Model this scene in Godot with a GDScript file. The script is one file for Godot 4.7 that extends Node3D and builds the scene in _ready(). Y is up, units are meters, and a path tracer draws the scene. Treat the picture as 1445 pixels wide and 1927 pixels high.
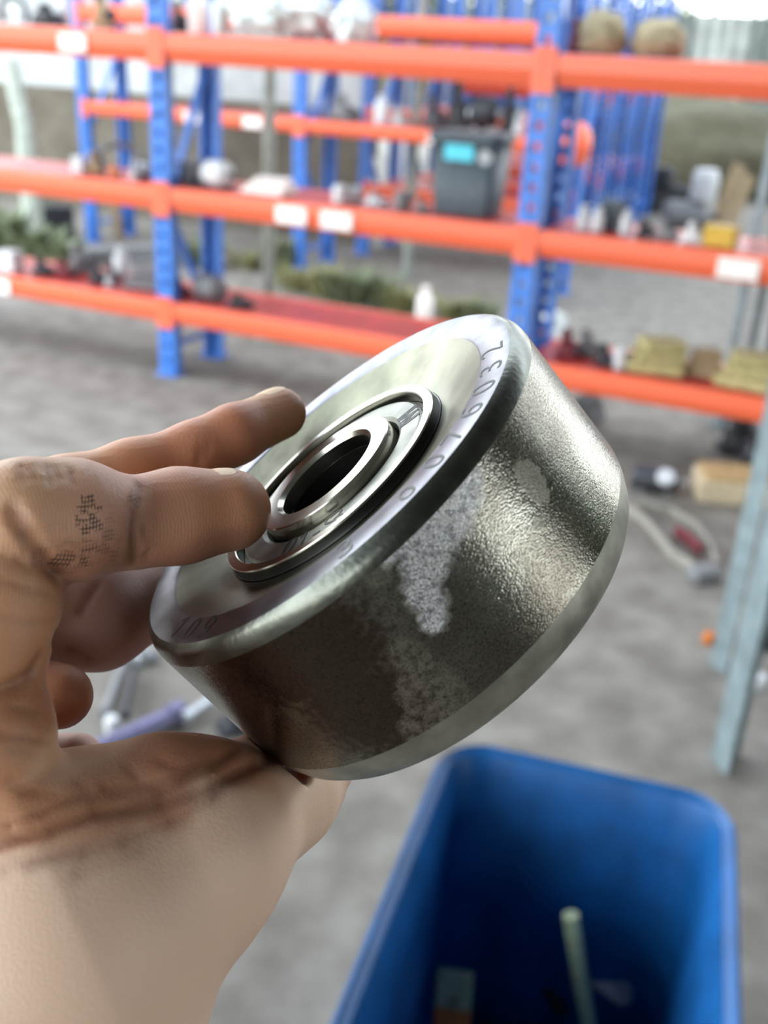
extends Node3D

const F := 1923.0                     # focal length in pixels of the 1445 x 1927 frame
const W := 1445.0
const H := 1927.0
var eye := Vector3(0, 1.5, 0)
var look := Basis(Vector3(0.998459, 0.050638, -0.022706), Vector3(-0.055496, 0.911062, -0.408518), Vector3(0, 0.409148, 0.912468))
var rng := RandomNumberGenerator.new()
var taken := {}
var rack_d := Vector3(0.92355, 0, 0.38348)
var rack_n := Vector3(0.38348, 0, -0.92355)
var front0 := Vector3(-1.1, 0, -4.846)
var back0 := Vector3(-2.47, 0, -8.32)
# the roller: centre of its face, its axis, radius
var rc := Vector3.ZERO
var rn := Vector3.ZERO
var ru := Vector3.ZERO
var rv := Vector3.ZERO
const RR := 0.0445

# ---------------------------------------------------------------- helpers
func ray(x: float, y: float) -> Vector3:
	return look * Vector3((x - W / 2) / F, -(y - H / 2) / F, -1.0)

func at(x: float, y: float, z: float) -> Vector3:
	return eye + ray(x, y) * z

func on_plane(x: float, y: float, h: float) -> Vector3:
	var d := ray(x, y)
	return eye + d * ((h - eye.y) / d.y)

func pix(p: Vector3) -> Vector3:
	var c := look.transposed() * (p - eye)
	return Vector3(W / 2 + F * c.x / -c.z, H / 2 - F * c.y / -c.z, -c.z)

func numbered(called: String) -> String:
	if not taken.has(called):
		taken[called] = 0
		return called
	taken[called] += 1
	return "%s_%03d" % [called, taken[called]]

func thing(called: String, label: String, category: String, pos := Vector3.ZERO, turn := Basis.IDENTITY, group := "") -> Node3D:
	var o := Node3D.new()
	o.name = numbered(called)
	add_child(o)
	o.transform = Transform3D(turn, pos)
	tag(o, label, category, group)
	return o

func tag(o: Node, label: String, category: String, group := "") -> Node:
	o.set_meta("label", label)
	o.set_meta("category", category)
	if group != "":
		o.set_meta("group", group)
	return o

func begin() -> SurfaceTool:
	var st := SurfaceTool.new()
	st.begin(Mesh.PRIMITIVE_TRIANGLES)
	return st

func obj(called: String, st, m: Material, parent: Node = self) -> MeshInstance3D:
	var o := MeshInstance3D.new()
	o.name = numbered(called) if parent == self else called
	if st is SurfaceTool:
		st.generate_normals()
		o.mesh = st.commit()
	else:
		o.mesh = st
	o.material_override = m
	parent.add_child(o, true)
	return o

func struct(called: String, st, m: Material, label := "", category := "") -> MeshInstance3D:
	var o := obj(called, st, m)
	o.set_meta("kind", "structure")
	if label != "":
		tag(o, label, category)
	return o

func tri(st: SurfaceTool, a: Vector3, b: Vector3, c: Vector3, n: Vector3) -> void:
	if (a - c).cross(a - b).dot(n) < 0:
		var s := b
		b = c
		c = s
	st.add_vertex(a)
	st.add_vertex(b)
	st.add_vertex(c)

func quad(st: SurfaceTool, a: Vector3, b: Vector3, c: Vector3, d: Vector3, n: Vector3) -> void:
	tri(st, a, b, c, n)
	tri(st, a, c, d, n)

func loft(st: SurfaceTool, loops: Array, centre: Vector3, caps := true, smooth := -1) -> void:
	# rings of equal length joined; the outside is away from the centre line of each pair
	st.set_smooth_group(smooth)
	for k in loops.size() - 1:
		var p: PackedVector3Array = loops[k]
		var q: PackedVector3Array = loops[k + 1]
		var m := Vector3.ZERO
		for i in p.size():
			m += p[i] + q[i]
		m /= 2.0 * p.size()
		for i in p.size():
			var j := (i + 1) % p.size()
			quad(st, p[i], p[j], q[j], q[i], (p[i] + p[j] + q[i] + q[j]) / 4.0 - m)
	if caps:
		st.set_smooth_group(-1)
		for k in [0, loops.size() - 1]:
			var p: PackedVector3Array = loops[k]
			var m := Vector3.ZERO
			for v in p:
				m += v
			m /= p.size()
			for i in p.size():
				tri(st, m, p[i], p[(i + 1) % p.size()], m - centre)

func cbox(st: SurfaceTool, size: Vector3, xf := Transform3D.IDENTITY, bev := 0.004) -> void:
	# a box with chamfered edges, centred on xf
	var h := size / 2.0
	var b: float = min(bev, min(h.x, min(h.y, h.z)) * 0.6)
	var loops := []
	for lv in [[-h.y, b], [-h.y + b, 0.0], [h.y - b, 0.0], [h.y, b]]:
		var y: float = lv[0]
		var x0: float = h.x - lv[1]
		var z0: float = h.z - lv[1]
		var ring := PackedVector3Array()
		for c in [[x0, z0 - b], [x0 - b, z0], [-x0 + b, z0], [-x0, z0 - b], [-x0, -z0 + b], [-x0 + b, -z0], [x0 - b, -z0], [x0, -z0 + b]]:
			ring.append(xf * Vector3(c[0], y, c[1]))
		loops.append(ring)
	loft(st, loops, xf.origin)

func lathe(st: SurfaceTool, prof: Array, segs: int, xf := Transform3D.IDENTITY, uvs := false, crease := 0.6) -> void:
	# the profile (r, y) runs up the outside, inwards over the top and down the bore
	var g := 1
	var length := 0.0
	for k in prof.size() - 1:
		length += prof[k].distance_to(prof[k + 1])
	var run := 0.0
	for k in prof.size() - 1:
		var a: Vector2 = prof[k]
		var b: Vector2 = prof[k + 1]
		if k > 0 and abs((a - prof[k - 1]).angle_to(b - a)) > crease:
			g += 1
		st.set_smooth_group(g)
		var v0 := run / length
		run += a.distance_to(b)
		var v1 := run / length
		for i in segs:
			var t0 := TAU * i / segs
			var t1 := TAU * (i + 1) / segs
			var tm := (t0 + t1) / 2
			var n := xf.basis * Vector3((b.y - a.y) * cos(tm), a.x - b.x, (b.y - a.y) * sin(tm))
			var p := [Vector3(a.x * cos(t0), a.y, a.x * sin(t0)), Vector3(a.x * cos(t1), a.y, a.x * sin(t1)), Vector3(b.x * cos(t1), b.y, b.x * sin(t1)), Vector3(b.x * cos(t0), b.y, b.x * sin(t0))]
			var w := [Vector2(float(i) / segs, v0), Vector2(float(i + 1) / segs, v0), Vector2(float(i + 1) / segs, v1), Vector2(float(i) / segs, v1)]
			for f in [[0, 1, 2], [0, 2, 3]]:
				var q := [xf * p[f[0]], xf * p[f[1]], xf * p[f[2]]]
				var e := [f[0], f[1], f[2]]
				if (q[0] - q[2]).cross(q[0] - q[1]).dot(n) < 0:
					q = [q[0], q[2], q[1]]
					e = [f[0], f[2], f[1]]
				for m in 3:
					if uvs:
						st.set_uv(w[e[m]])
					st.add_vertex(q[m])

func tube(st: SurfaceTool, pts: Array, r: float, segs := 10, r_end := -1.0) -> void:
	var loops := []
	var up := Vector3(0.13, 0.9, 0.31)
	for k in pts.size():
		var t: Vector3 = (pts[min(k + 1, pts.size() - 1)] - pts[max(k - 1, 0)]).normalized()
		if abs(t.dot(up.normalized())) > 0.95:
			up = Vector3(0.9, 0.1, 0.2)
		var u := t.cross(up).normalized()
		var v := t.cross(u)
		var rr := r if r_end < 0 else lerpf(r, r_end, float(k) / (pts.size() - 1))
		var ring := PackedVector3Array()
		for i in segs:
			ring.append(pts[k] + (u * cos(TAU * i / segs) + v * sin(TAU * i / segs)) * rr)
		loops.append(ring)
	loft(st, loops, (pts[0] + pts[-1]) / 2.0, true, 1)

func bar(st: SurfaceTool, a: Vector3, b: Vector3, w: float, t: float, side: Vector3, bev := 0.002) -> void:
	# a flat bar from a to b, w wide along side, t thick
	var y := (b - a).normalized()
	var x := (side - y * side.dot(y)).normalized()
	cbox(st, Vector3(w, a.distance_to(b), t), Transform3D(Basis(x, y, x.cross(y)), (a + b) / 2), bev)

func mat(c: Color, rough := 0.6, metal := 0.0, noise: Texture2D = null, scale := 1.0, bump := 0.0, bump_tex: Texture2D = null) -> StandardMaterial3D:
	var m := StandardMaterial3D.new()
	m.albedo_color = c
	m.roughness = rough
	m.metallic = metal
	if noise or bump_tex:
		m.uv1_triplanar = true
		m.uv1_scale = Vector3.ONE * scale
	if noise:
		m.albedo_texture = noise
	if bump_tex:
		m.heightmap_enabled = true
		m.heightmap_texture = bump_tex
		m.heightmap_scale = bump
	return m

func noise_tex(seed_: int, freq: float, lo: Color, hi: Color, octaves := 4, kind := FastNoiseLite.TYPE_SIMPLEX_SMOOTH, side := 512) -> ImageTexture:
	var n := FastNoiseLite.new()
	n.seed = seed_
	n.frequency = freq
	n.noise_type = kind
	n.fractal_octaves = octaves
	var im: Image = n.get_seamless_image(side, side)
	im.convert(Image.FORMAT_RGB8)
	var d := im.get_data()
	for i in side * side:
		var c := lo.lerp(hi, d[i * 3] / 255.0)
		d[i * 3] = int(c.r * 255)
		d[i * 3 + 1] = int(c.g * 255)
		d[i * 3 + 2] = int(c.b * 255)
	return ImageTexture.create_from_image(Image.create_from_data(side, side, false, Image.FORMAT_RGB8, d))

func srgb(r: int, g: int, b: int) -> Color:
	return Color8(r, g, b)

# ---------------------------------------------------------------- materials
var M := {}
func materials() -> void:
	var grime := noise_tex(3, 0.012, Color(0.72, 0.72, 0.72), Color(1, 1, 1), 5)
	var fine := noise_tex(5, 0.05, Color(0.35, 0.35, 0.35), Color(0.75, 0.75, 0.75), 4)
	M.grime = grime
	M.fine = fine
	M.floor = mat(srgb(136, 131, 123), 0.85, 0.0, noise_tex(11, 0.009, Color(0.72, 0.7, 0.68), Color(1.0, 1.0, 1.0), 6, FastNoiseLite.TYPE_SIMPLEX_SMOOTH, 1024), 0.6, 0.3, fine)
	M.wall_low = mat(srgb(118, 110, 98), 0.9, 0.0, noise_tex(12, 0.008, Color(0.62, 0.6, 0.55), Color(1, 1, 1), 5), 0.4)
	M.wall_white = mat(srgb(205, 208, 206), 0.8, 0.0, grime, 0.4)
	M.sheet = mat(srgb(150, 160, 156), 0.5, 0.3, grime, 0.5)
	M.sheet_pale = mat(srgb(215, 222, 218), 0.5, 0.2, grime, 0.5)
	M.roof = mat(srgb(120, 122, 120), 0.7, 0.1, grime, 0.3)
	M.added_wall_green = mat(srgb(104, 118, 92), 0.85, 0.0, grime, 0.3)  # green-grey of the added side wall, standing in for dark foliage
	M.orange = mat(srgb(240, 108, 72), 0.34)
	M.deck = mat(srgb(214, 62, 54), 0.4, 0.0, grime, 1.1)
	M.blue = mat(srgb(76, 140, 234), 0.35, 0.0, grime, 2.2)
	M.card = mat(srgb(240, 232, 226), 0.7)
	M.bin = mat(srgb(14, 92, 158), 0.42, 0.0, grime, 1.5)
	M.grey_steel = mat(srgb(150, 166, 170), 0.45, 0.35, grime, 2.0)
	M.pipe = mat(srgb(158, 166, 156), 0.6, 0.2, grime, 2.0)
	M.wood = mat(srgb(206, 174, 122), 0.8, 0.0, grime, 4.0)
	M.pale_wood = mat(srgb(226, 206, 172), 0.8, 0.0, grime, 4.0)
	M.strap = mat(srgb(158, 152, 142), 0.8, 0.0, grime, 5.0)
	M.yellow_wood = mat(srgb(200, 186, 130), 0.85, 0.0, grime, 3.0)
	M.black = mat(srgb(38, 40, 46), 0.55, 0.0, grime, 5.0)
	M.dark_metal = mat(srgb(88, 88, 94), 0.45, 0.6, grime, 5.0)
	M.alu = mat(srgb(196, 200, 204), 0.38, 0.75, grime, 5.0)
	M.grey = mat(srgb(132, 132, 134), 0.6, 0.1, grime, 5.0)
	M.white = mat(srgb(232, 234, 236), 0.5, 0.0, grime, 5.0)
	M.tan = mat(srgb(170, 146, 112), 0.8, 0.0, grime, 5.0)
	M.maroon = mat(srgb(120, 36, 48), 0.6, 0.0, grime, 5.0)
	M.amber = mat(srgb(214, 120, 40), 0.5, 0.0, grime, 5.0)
	M.yellow = mat(srgb(222, 178, 50), 0.5, 0.0, grime, 5.0)
	M.bin_grey = mat(srgb(72, 84, 92), 0.5, 0.0, grime, 3.0)
	M.cyan = mat(srgb(90, 205, 225), 0.5)
	M.bag = mat(srgb(236, 244, 242), 0.35, 0.0, grime, 5.0)
	M.sack = mat(srgb(186, 172, 138), 0.9, 0.0, grime, 4.0)
	M.leaf = mat(srgb(104, 112, 82), 0.7)
	M.leaf.backlight = Color(0.4, 0.44, 0.25)
	M.leaf.cull_mode = BaseMaterial3D.CULL_DISABLED
	M.dry_leaf = mat(srgb(130, 128, 84), 0.8)
	M.dry_leaf.cull_mode = BaseMaterial3D.CULL_DISABLED
	M.bark = mat(srgb(96, 86, 70), 0.9, 0.0, grime, 3.0)
	M.pale_post = mat(srgb(198, 206, 192), 0.8, 0.0, grime, 2.0)
	M.violet_metal = mat(srgb(120, 116, 150), 0.35, 0.5, grime, 4.0)
	M.olive = mat(srgb(176, 190, 150), 0.6, 0.0, grime, 5.0)

# ---------------------------------------------------------------- main
func _ready() -> void:
	rng.seed = 71
	# camera, sky, exposure
	var cam := Camera3D.new()
	cam.name = "camera"
	cam.transform = Transform3D(look, eye)
	cam.fov = rad_to_deg(2.0 * atan(H / 2.0 / F))
	cam.near = 0.03
	cam.far = 200.0
	var lens := CameraAttributesPhysical.new()
	lens.frustum_focal_length = 12.0 / tan(deg_to_rad(cam.fov) / 2.0)
	lens.exposure_aperture = 10.5
	lens.frustum_focus_distance = 0.183
	lens.frustum_near = 0.03
	lens.frustum_far = 200.0
	cam.attributes = lens
	add_child(cam)
	var env := Environment.new()
	env.background_mode = Environment.BG_SKY
	var sky := Sky.new()
	var sm := ProceduralSkyMaterial.new()
	sm.sky_top_color = srgb(222, 234, 246)
	sm.sky_horizon_color = srgb(246, 250, 244)
	sm.ground_bottom_color = srgb(110, 112, 104)
	sm.ground_horizon_color = srgb(150, 152, 142)
	sm.sky_energy_multiplier = 1.9
	sky.sky_material = sm
	env.sky = sky
	env.tonemap_mode = Environment.TONE_MAPPER_LINEAR
	env.tonemap_exposure = 1.72
	env.sdfgi_enabled = true
	env.ssao_enabled = true
	env.ssil_enabled = true
	var we := WorldEnvironment.new()
	we.name = "world_environment"
	we.environment = env
	add_child(we)
	# the roller's frame
	rc = eye + look * Vector3(-0.01177223, 0.00822734, -0.18996578)
	rn = (look * Vector3(-0.61904705, 0.69612921, 0.36357238)).normalized()
	ru = (look * Vector3(-0.5064271, 0, -0.86228278)).normalized()
	rv = rn.cross(ru).normalized()
	materials()
	building()
	racks()
	bin_and_contents()
	steel_stands()
	roller()
	hand()
	shelf_goods()
	floor_goods()
	greenery()

# ---------------------------------------------------------------- the shed
func along(origin: Vector3, s: float, t: float, h: float) -> Vector3:
	return origin + rack_d * s + rack_n * t + Vector3.UP * h

func rack_basis() -> Basis:
	return Basis(rack_d, Vector3.UP, -rack_n)

func building() -> void:
	var st := begin()
	cbox(st, Vector3(46, 0.3, 46), Transform3D(Basis.IDENTITY, Vector3(0, -0.15, -6)))
	struct("floor", st, M.floor)
	# the left back wall: bare concrete below, painted white above
	var b := rack_basis()
	st = begin()
	cbox(st, Vector3(7.2, 1.06, 0.2), Transform3D(b, along(back0, -1.85, 1.45, 0.53)), 0.01)
	var low := struct("wall_back", st, M.wall_low)
	st = begin()
	cbox(st, Vector3(7.2, 1.24, 0.18), Transform3D(b, along(back0, -1.85, 1.47, 1.06 + 0.62)), 0.01)
	st.generate_normals()
	var up := MeshInstance3D.new()
	up.name = "painted_upper_band"
	up.mesh = st.commit()
	up.material_override = M.wall_white
	low.add_child(up)
	# the right back wall: corrugated sheets on a rail
	st = begin()
	cbox(st, Vector3(9, 0.35, 0.22), Transform3D(b, along(Vector3(2.2, 0, -17.4), 3.2, 0, 0.17)), 0.01)
	var wr := struct("wall_right", st, M.wall_low)
	for k in 11:
		st = begin()
		st.set_smooth_group(-1)
		var s0 := -1.1 + k * 0.8
		var n := 16
		for i in n:
			var f := func(j: int) -> Vector2: return Vector2(s0 + 0.79 * j / n, 0.018 * sin(j * PI / 2.0))
			var p: Vector2 = f.call(i)
			var q: Vector2 = f.call(i + 1)
			var org := Vector3(2.2, 0, -17.4)
			for side in [0.0, 0.012]:
				quad(st, along(org, p.x, p.y + side, 0.3), along(org, q.x, q.y + side, 0.3), along(org, q.x, q.y + side, 2.25), along(org, p.x, p.y + side, 2.25), -rack_n if side == 0.0 else rack_n)
		obj("sheet_panel", st, M.sheet_pale if k % 3 == 1 else M.sheet, wr)
	# the unseen roof: sheet strips, gaps and edges added to shape the daylight
	var roof: MeshInstance3D = null
	for r in [[2.15, 11.5], [-6.7, 1.6], [-9.9, 2.4], [-14.0, 3.4]]:
		st = begin()
		cbox(st, Vector3(17.2, 0.12, r[1]), Transform3D(Basis.IDENTITY, Vector3(4.4, 4.4, r[0])), 0.02)
		if roof == null:
			roof = struct("ceiling", st, M.roof)
		else:
			obj("roof_strip", st, M.roof, roof)
	# unseen walls added behind the camera and on the right to shape reflections; rest open
	st = begin()
	cbox(st, Vector3(14.5, 4.3, 0.2), Transform3D(Basis.IDENTITY, Vector3(5.75, 2.15, 7.4)), 0.02)
	struct("added_wall_front", st, M.roof)  # unseen, added as a dark backdrop for the roller; left end open to light
	st = begin()
	cbox(st, Vector3(0.2, 4.3, 9.0), Transform3D(Basis.IDENTITY, Vector3(11.6, 2.15, -3.6)), 0.02)
	struct("added_wall_side", st, M.added_wall_green)  # unseen, added so the roller mirrors something dark green
	# two thin roof columns
	var k := 0
	for c in [[505, 640, 0.031, "thin galvanised roof column left of the row's middle, behind the front rack"], [765, 520, 0.033, "thin galvanised roof column standing behind the shelf with the dark grey bin"]]:
		var g := on_plane(c[0], c[1], 0)
		var t := thing("pipe_column", c[3], "column", g)
		st = begin()
		lathe(st, [Vector2(c[2], 0), Vector2(c[2], 4.34), Vector2(0.0, 4.34)], 20)
		obj("shaft", st, M.pipe, t)
		st = begin()
		cbox(st, Vector3(0.16, 0.012, 0.16), Transform3D(Basis.IDENTITY, Vector3(0, 0.006, 0)))
		obj("base_plate", st, M.pipe, t)
		k += 1

# ---------------------------------------------------------------- racks
var upright_mesh: ArrayMesh
func make_upright(h: float) -> ArrayMesh:
	var st := begin()
	var w := 0.088
	for s in [-1, 1]:
		cbox(st, Vector3(0.030, h, 0.004), Transform3D(Basis.IDENTITY, Vector3(s * (w / 2 - 0.015), h / 2, 0.0)), 0.001)
		cbox(st, Vector3(0.004, h, 0.062), Transform3D(Basis.IDENTITY, Vector3(s * (w / 2 - 0.002), h / 2, -0.031)), 0.001)
		cbox(st, Vector3(0.020, h, 0.004), Transform3D(Basis.IDENTITY, Vector3(s * (w / 2 - 0.012), h / 2, -0.061)), 0.001)
	var n := int(h / 0.075)
	for i in n:
		cbox(st, Vector3(0.03, 0.045, 0.0038), Transform3D(Basis.IDENTITY, Vector3(0, (i + 0.5) * 0.075, 0.0)), 0.001)
	st.generate_normals()
	return st.commit()

func rack(label: String, origin: Vector3, frames: Array, depth: float, height: float, levels: Array, cards := []) -> void:
	var t := thing("storage_rack", label, "rack", origin, rack_basis())
	if upright_mesh == null:
		upright_mesh = make_upright(2.5)
	for s in frames:
		for e in [0.0, 1.0]:
			var u := MeshInstance3D.new()
			u.name = "upright"
			u.mesh = upright_mesh
			u.material_override = M.blue
			u.transform = Transform3D(Basis.IDENTITY if e == 0.0 else Basis(Vector3.UP, PI), Vector3(s, 0, -depth * e)) 
			t.add_child(u, true)
			var st := begin()
			cbox(st, Vector3(0.12, 0.008, 0.11), Transform3D(Basis.IDENTITY, Vector3(s, 0.004, -depth * e + (-0.03 if e == 0.0 else 0.03))))
			obj("foot_plate", st, M.blue, t)
		var y := 0.18
		var flip := false
		while y < 2.3:
			var st2 := begin()
			bar(st2, Vector3(s, y, -0.05 if flip else -depth + 0.05), Vector3(s, y + 0.62, -depth + 0.05 if flip else -0.05), 0.035, 0.022, Vector3.RIGHT)
			obj("brace", st2, M.blue, t)
			y += 0.62
			flip = not flip
		for yy in [0.14, 2.4]:
			var st3 := begin()
			bar(st3, Vector3(s, yy, -0.05), Vector3(s, yy, -depth + 0.05), 0.035, 0.022, Vector3.RIGHT)
			obj("brace", st3, M.blue, t)
	for k in frames.size() - 1:
		var s0: float = frames[k]
		var s1: float = frames[k + 1]
		for lv in levels:
			var top: float = lv[0]
			var bh: float = lv[1]
			for e in [0, 1]:
				var z: float = 0.004 if e == 0 else -depth - 0.004
				var o: float = -1.0 if e == 0 else 1.0
				var st := begin()
				# a folded beam: upright face above, turned under below, and the claw plates at its ends
				var prof := []
				for v in [[0.004, 0.0], [0.0, 0.004], [-0.001, bh * 0.52], [0.006, bh * 0.68], [0.016, bh * 0.9], [0.024, bh], [0.05, bh], [0.054, bh * 0.9], [0.054, 0.03], [0.036, 0.026], [0.036, 0.0]]:
					prof.append(Vector2(z + o * v[0], top - v[1]))
				var ends := []
				for x in [s0 + 0.046, s1 - 0.046]:
					var ring := PackedVector3Array()
					for v in prof:
						ring.append(Vector3(x, v.y, v.x))
					ends.append(ring)
				loft(st, ends, Vector3((s0 + s1) / 2, top - bh / 2, z + o * 0.025))
				var bm := obj("beam", st, M.orange, t)
				for q in [[s0, 1], [s1, -1]]:
					st = begin()
					cbox(st, Vector3(0.043, bh + 0.05, 0.006), Transform3D(Basis.IDENTITY, Vector3(q[0] + q[1] * 0.0225, top - bh / 2, z - o * 0.003)), 0.001)
					obj("beam_claw", st, M.orange, bm)
				if e == 0:
					for c in cards:
						if c[0] == k and is_equal_approx(c[1], top):
							st = begin()
							cbox(st, Vector3(0.15, 0.075, 0.003), Transform3D(Basis.IDENTITY, Vector3(s0 + c[2], top - bh / 2, z - o * -0.0)), 0.001)
							obj("label_card", st, M.card, bm).position = Vector3(0, 0, 0.0085)
			var n := 4
			for i in n:
				var wid := (s1 - s0 - 0.1) / n
				var st4 := begin()
				cbox(st4, Vector3(wid - 0.006, 0.028, depth - 0.075), Transform3D(Basis.IDENTITY, Vector3(s0 + 0.05 + wid * (i + 0.5), top - 0.012, -depth / 2)), 0.004)
				obj("shelf_panel", st4, M.deck, t)

func racks() -> void:
	rack("long blue rack with orange beams nearest to the camera, crossing the whole view", front0, [-1.74, 0.0, 1.74, 3.48], 0.45, 2.5, [[0.36, 0.1], [0.89, 0.105], [1.53, 0.115]],
		[[1, 0.89, 0.68], [1, 0.89, 0.9], [2, 0.89, 0.82], [0, 0.36, 0.72], [0, 1.53, 1.3]])
	rack("second blue and orange rack, behind the front one, reaching left to the concrete wall", back0, [0.0, 1.87, 3.74], 0.53, 2.5, [[1.05, 0.09], [1.72, 0.12]], [[0, 1.05, 1.0], [0, 1.05, 1.5], [1, 1.05, 1.05]])
	var words := ["single bay blue rack directly behind the second rack, its low red shelf in view", "single bay blue rack, second of the row behind the second rack", "single bay blue rack in the middle of the row behind the second rack", "single bay blue rack, last but one before the corrugated wall", "rearmost single bay blue rack, standing nearest the corrugated wall"]
	for k in 5:
		rack(words[k], along(back0, 1.95, 0.95 + 0.93 * k, 0), [0.0, 1.48], 0.62, 2.5, [[0.55, 0.1], [1.1, 0.1], [1.72, 0.12]] if k < 2 else [[0.6, 0.1], [1.3, 0.1]])

# ---------------------------------------------------------------- blue bin
func round_rect(w: float, l: float, r: float, y: float, c: Vector2) -> PackedVector3Array:
	var out := PackedVector3Array()
	for q in 4:
		var cx: float = c.x + [1, -1, -1, 1][q] * (w / 2 - r)
		var cz: float = c.y + [1, 1, -1, -1][q] * (l / 2 - r)
		for i in 7:
			var a: float = q * PI / 2 + i * PI / 12
			out.append(Vector3(cx + r * cos(a), y, cz + r * sin(a)))
	return out

func bin_and_contents() -> void:
	var e1 := Vector3(0.964, 0, 0.265).normalized()
	var e2 := Vector3(-0.265, 0, 0.964).normalized()
	var corner := Vector3(0.124, 0, -1.284)
	var w := 0.43
	var l := 0.66
	var centre := corner + e1 * (w / 2 - 0.012) + e2 * (l / 2 - 0.012)
	var bas := Basis(e1, Vector3.UP, e2)
	var t := thing("plastic_bin", "deep open blue plastic bin on the floor with scrap inside", "bin", centre, bas)
	var z := Vector2.ZERO
	var hh := 0.55
	var st := begin()
	# outside, rim and inside as one shell
	var loops := [round_rect(w * 0.76, l * 0.8, 0.05, 0.0, z), round_rect(w * 0.79, l * 0.83, 0.06, 0.02, z), round_rect(w - 0.06, l - 0.06, 0.06, hh - 0.06, z)]
	loft(st, loops, Vector3(0, 0.3, 0), false, 1)
	st.set_smooth_group(-1)
	for i in loops[0].size():
		tri(st, Vector3.ZERO, loops[0][i], loops[0][(i + 1) % loops[0].size()], Vector3.DOWN)
	var inner := [round_rect(w * 0.75, l * 0.79, 0.05, 0.025, z), round_rect(w - 0.07, l - 0.07, 0.055, hh - 0.05, z), round_rect(w - 0.045, l - 0.045, 0.06, hh - 0.004, z)]
	st.set_smooth_group(2)
	for k in 2:
		for i in inner[k].size():
			var j: int = (i + 1) % inner[k].size()
			var p: PackedVector3Array = inner[k]
			var q: PackedVector3Array = inner[k + 1]
			quad(st, p[i], p[j], q[j], q[i], Vector3(-p[i].x, 0, -p[i].z))
	st.set_smooth_group(-1)
	for i in inner[0].size():
		tri(st, Vector3(0, 0.025, 0), inner[0][i], inner[0][(i + 1) % inner[0].size()], Vector3.UP)
	obj("shell", st, M.bin, t)
	st = begin()
	var rim := [round_rect(w - 0.055, l - 0.055, 0.058, hh - 0.05, z), round_rect(w - 0.012, l - 0.012, 0.07, hh - 0.045, z), round_rect(w, l, 0.075, hh - 0.03, z), round_rect(w, l, 0.075, hh - 0.008, z), round_rect(w - 0.012, l - 0.012, 0.07, hh, z), round_rect(w - 0.035, l - 0.035, 0.062, hh, z), round_rect(w - 0.047, l - 0.047, 0.058, hh - 0.008, z), round_rect(w - 0.06, l - 0.06, 0.055, hh - 0.04, z)]
	st.set_smooth_group(1)
	for k in rim.size() - 1:
		var p: PackedVector3Array = rim[k]
		var q: PackedVector3Array = rim[k + 1]
		for i in p.size():
			var j := (i + 1) % p.size()
			var nn := Vector3(p[i].x, 0, p[i].z).normalized() * (1.0 if k < 3 else -1.0) + Vector3.UP * (0.3 if k > 1 else -0.3)
			if k == 4:
				nn = Vector3.UP
			quad(st, p[i], p[j], q[j], q[i], nn)
	obj("rim", st, M.bin, t)
	# what lies in it
	var b := func(x: float, y: float, h: float) -> Vector3: return on_plane(x, y, h)
	st = begin()
	tube(st, [b.call(1074, 1722, 0.42), b.call(1090, 1830, 0.33), b.call(1108, 1935, 0.25)], 0.0115, 12)
	tag(obj("plastic_stick", st, M.olive), "pale green plastic stick leaning upright inside the blue bin", "stick")
	var k0 := thing("printed_card", "pale card with an orange foot and a punched hole, inside the blue bin", "card", Vector3.ZERO)
	st = begin()
	var p0: Vector3 = b.call(858, 1825, 0.30)
	var p1: Vector3 = b.call(848, 1945, 0.24)
	bar(st, p0, p0.lerp(p1, 0.62), 0.052, 0.004, bas.x)
	obj("card_sheet", st, M.olive, k0)
	st = begin()
	bar(st, p0.lerp(p1, 0.62), p1, 0.052, 0.0042, bas.x)
	obj("orange_band", st, M.amber, k0)
	st = begin()
	tube(st, [p0.lerp(p1, 0.5) + Vector3(0, 0.001, 0), p0.lerp(p1, 0.5) + Vector3(0, 0.005, 0)], 0.006, 10)
	obj("punched_hole", st, M.black, k0)
	st = begin()
	tube(st, [b.call(955, 1742, 0.17), b.call(988, 1790, 0.16)], 0.016, 12, 0.014)
	var cap := thing("capped_tube", "dark tube with a pale grey cap lying in the blue bin", "tube", Vector3.ZERO)
	obj("cap", st, M.grey, cap)
	st = begin()
	tube(st, [b.call(988, 1790, 0.16), b.call(1030, 1860, 0.145), b.call(1060, 1910, 0.13)], 0.011, 10)
	obj("tube_body", st, M.black, cap)
	st = begin()
	tube(st, [b.call(868, 1806, 0.08), b.call(940, 1822, 0.085), b.call(1000, 1840, 0.07)], 0.009, 8)
	tag(obj("dark_rod", st, M.dark_metal), "dark thin rod lying across the blue bin's scrap", "rod")
	# fan-shaped plastic piece
	st = begin()
	var fc: Vector3 = b.call(1108, 1850, 0.30)
	var fan := PackedVector3Array()
	var fan2 := PackedVector3Array()
	for i in 9:
		var a := -0.5 + i * 0.16
		var e: Vector3 = (bas.x * cos(a) + bas.z * sin(a) * 0.6 + Vector3.DOWN * 0.1 * sin(i * 0.4)) * 0.062
		fan.append(fc + e)
		fan2.append(fc + e + Vector3(0, 0.004, 0))
	for i in 8:
		tri(st, fc + Vector3(0, 0.004, 0), fan2[i], fan2[i + 1], Vector3.UP)
		tri(st, fc, fan[i], fan[i + 1], Vector3.DOWN)
		quad(st, fan[i], fan[i + 1], fan2[i + 1], fan2[i], bas.x)
	tag(obj("fan_guard", st, M.grey), "grey fan-shaped plastic piece beside the green stick in the blue bin", "plastic piece")
	st = begin()
	lathe(st, [Vector2(0.0, 0), Vector2(0.012, 0), Vector2(0.013, 0.01), Vector2(0.009, 0.02), Vector2(0, 0.022)], 12, Transform3D(Basis.IDENTITY, b.call(1052, 1893, 0.075)))
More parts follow.
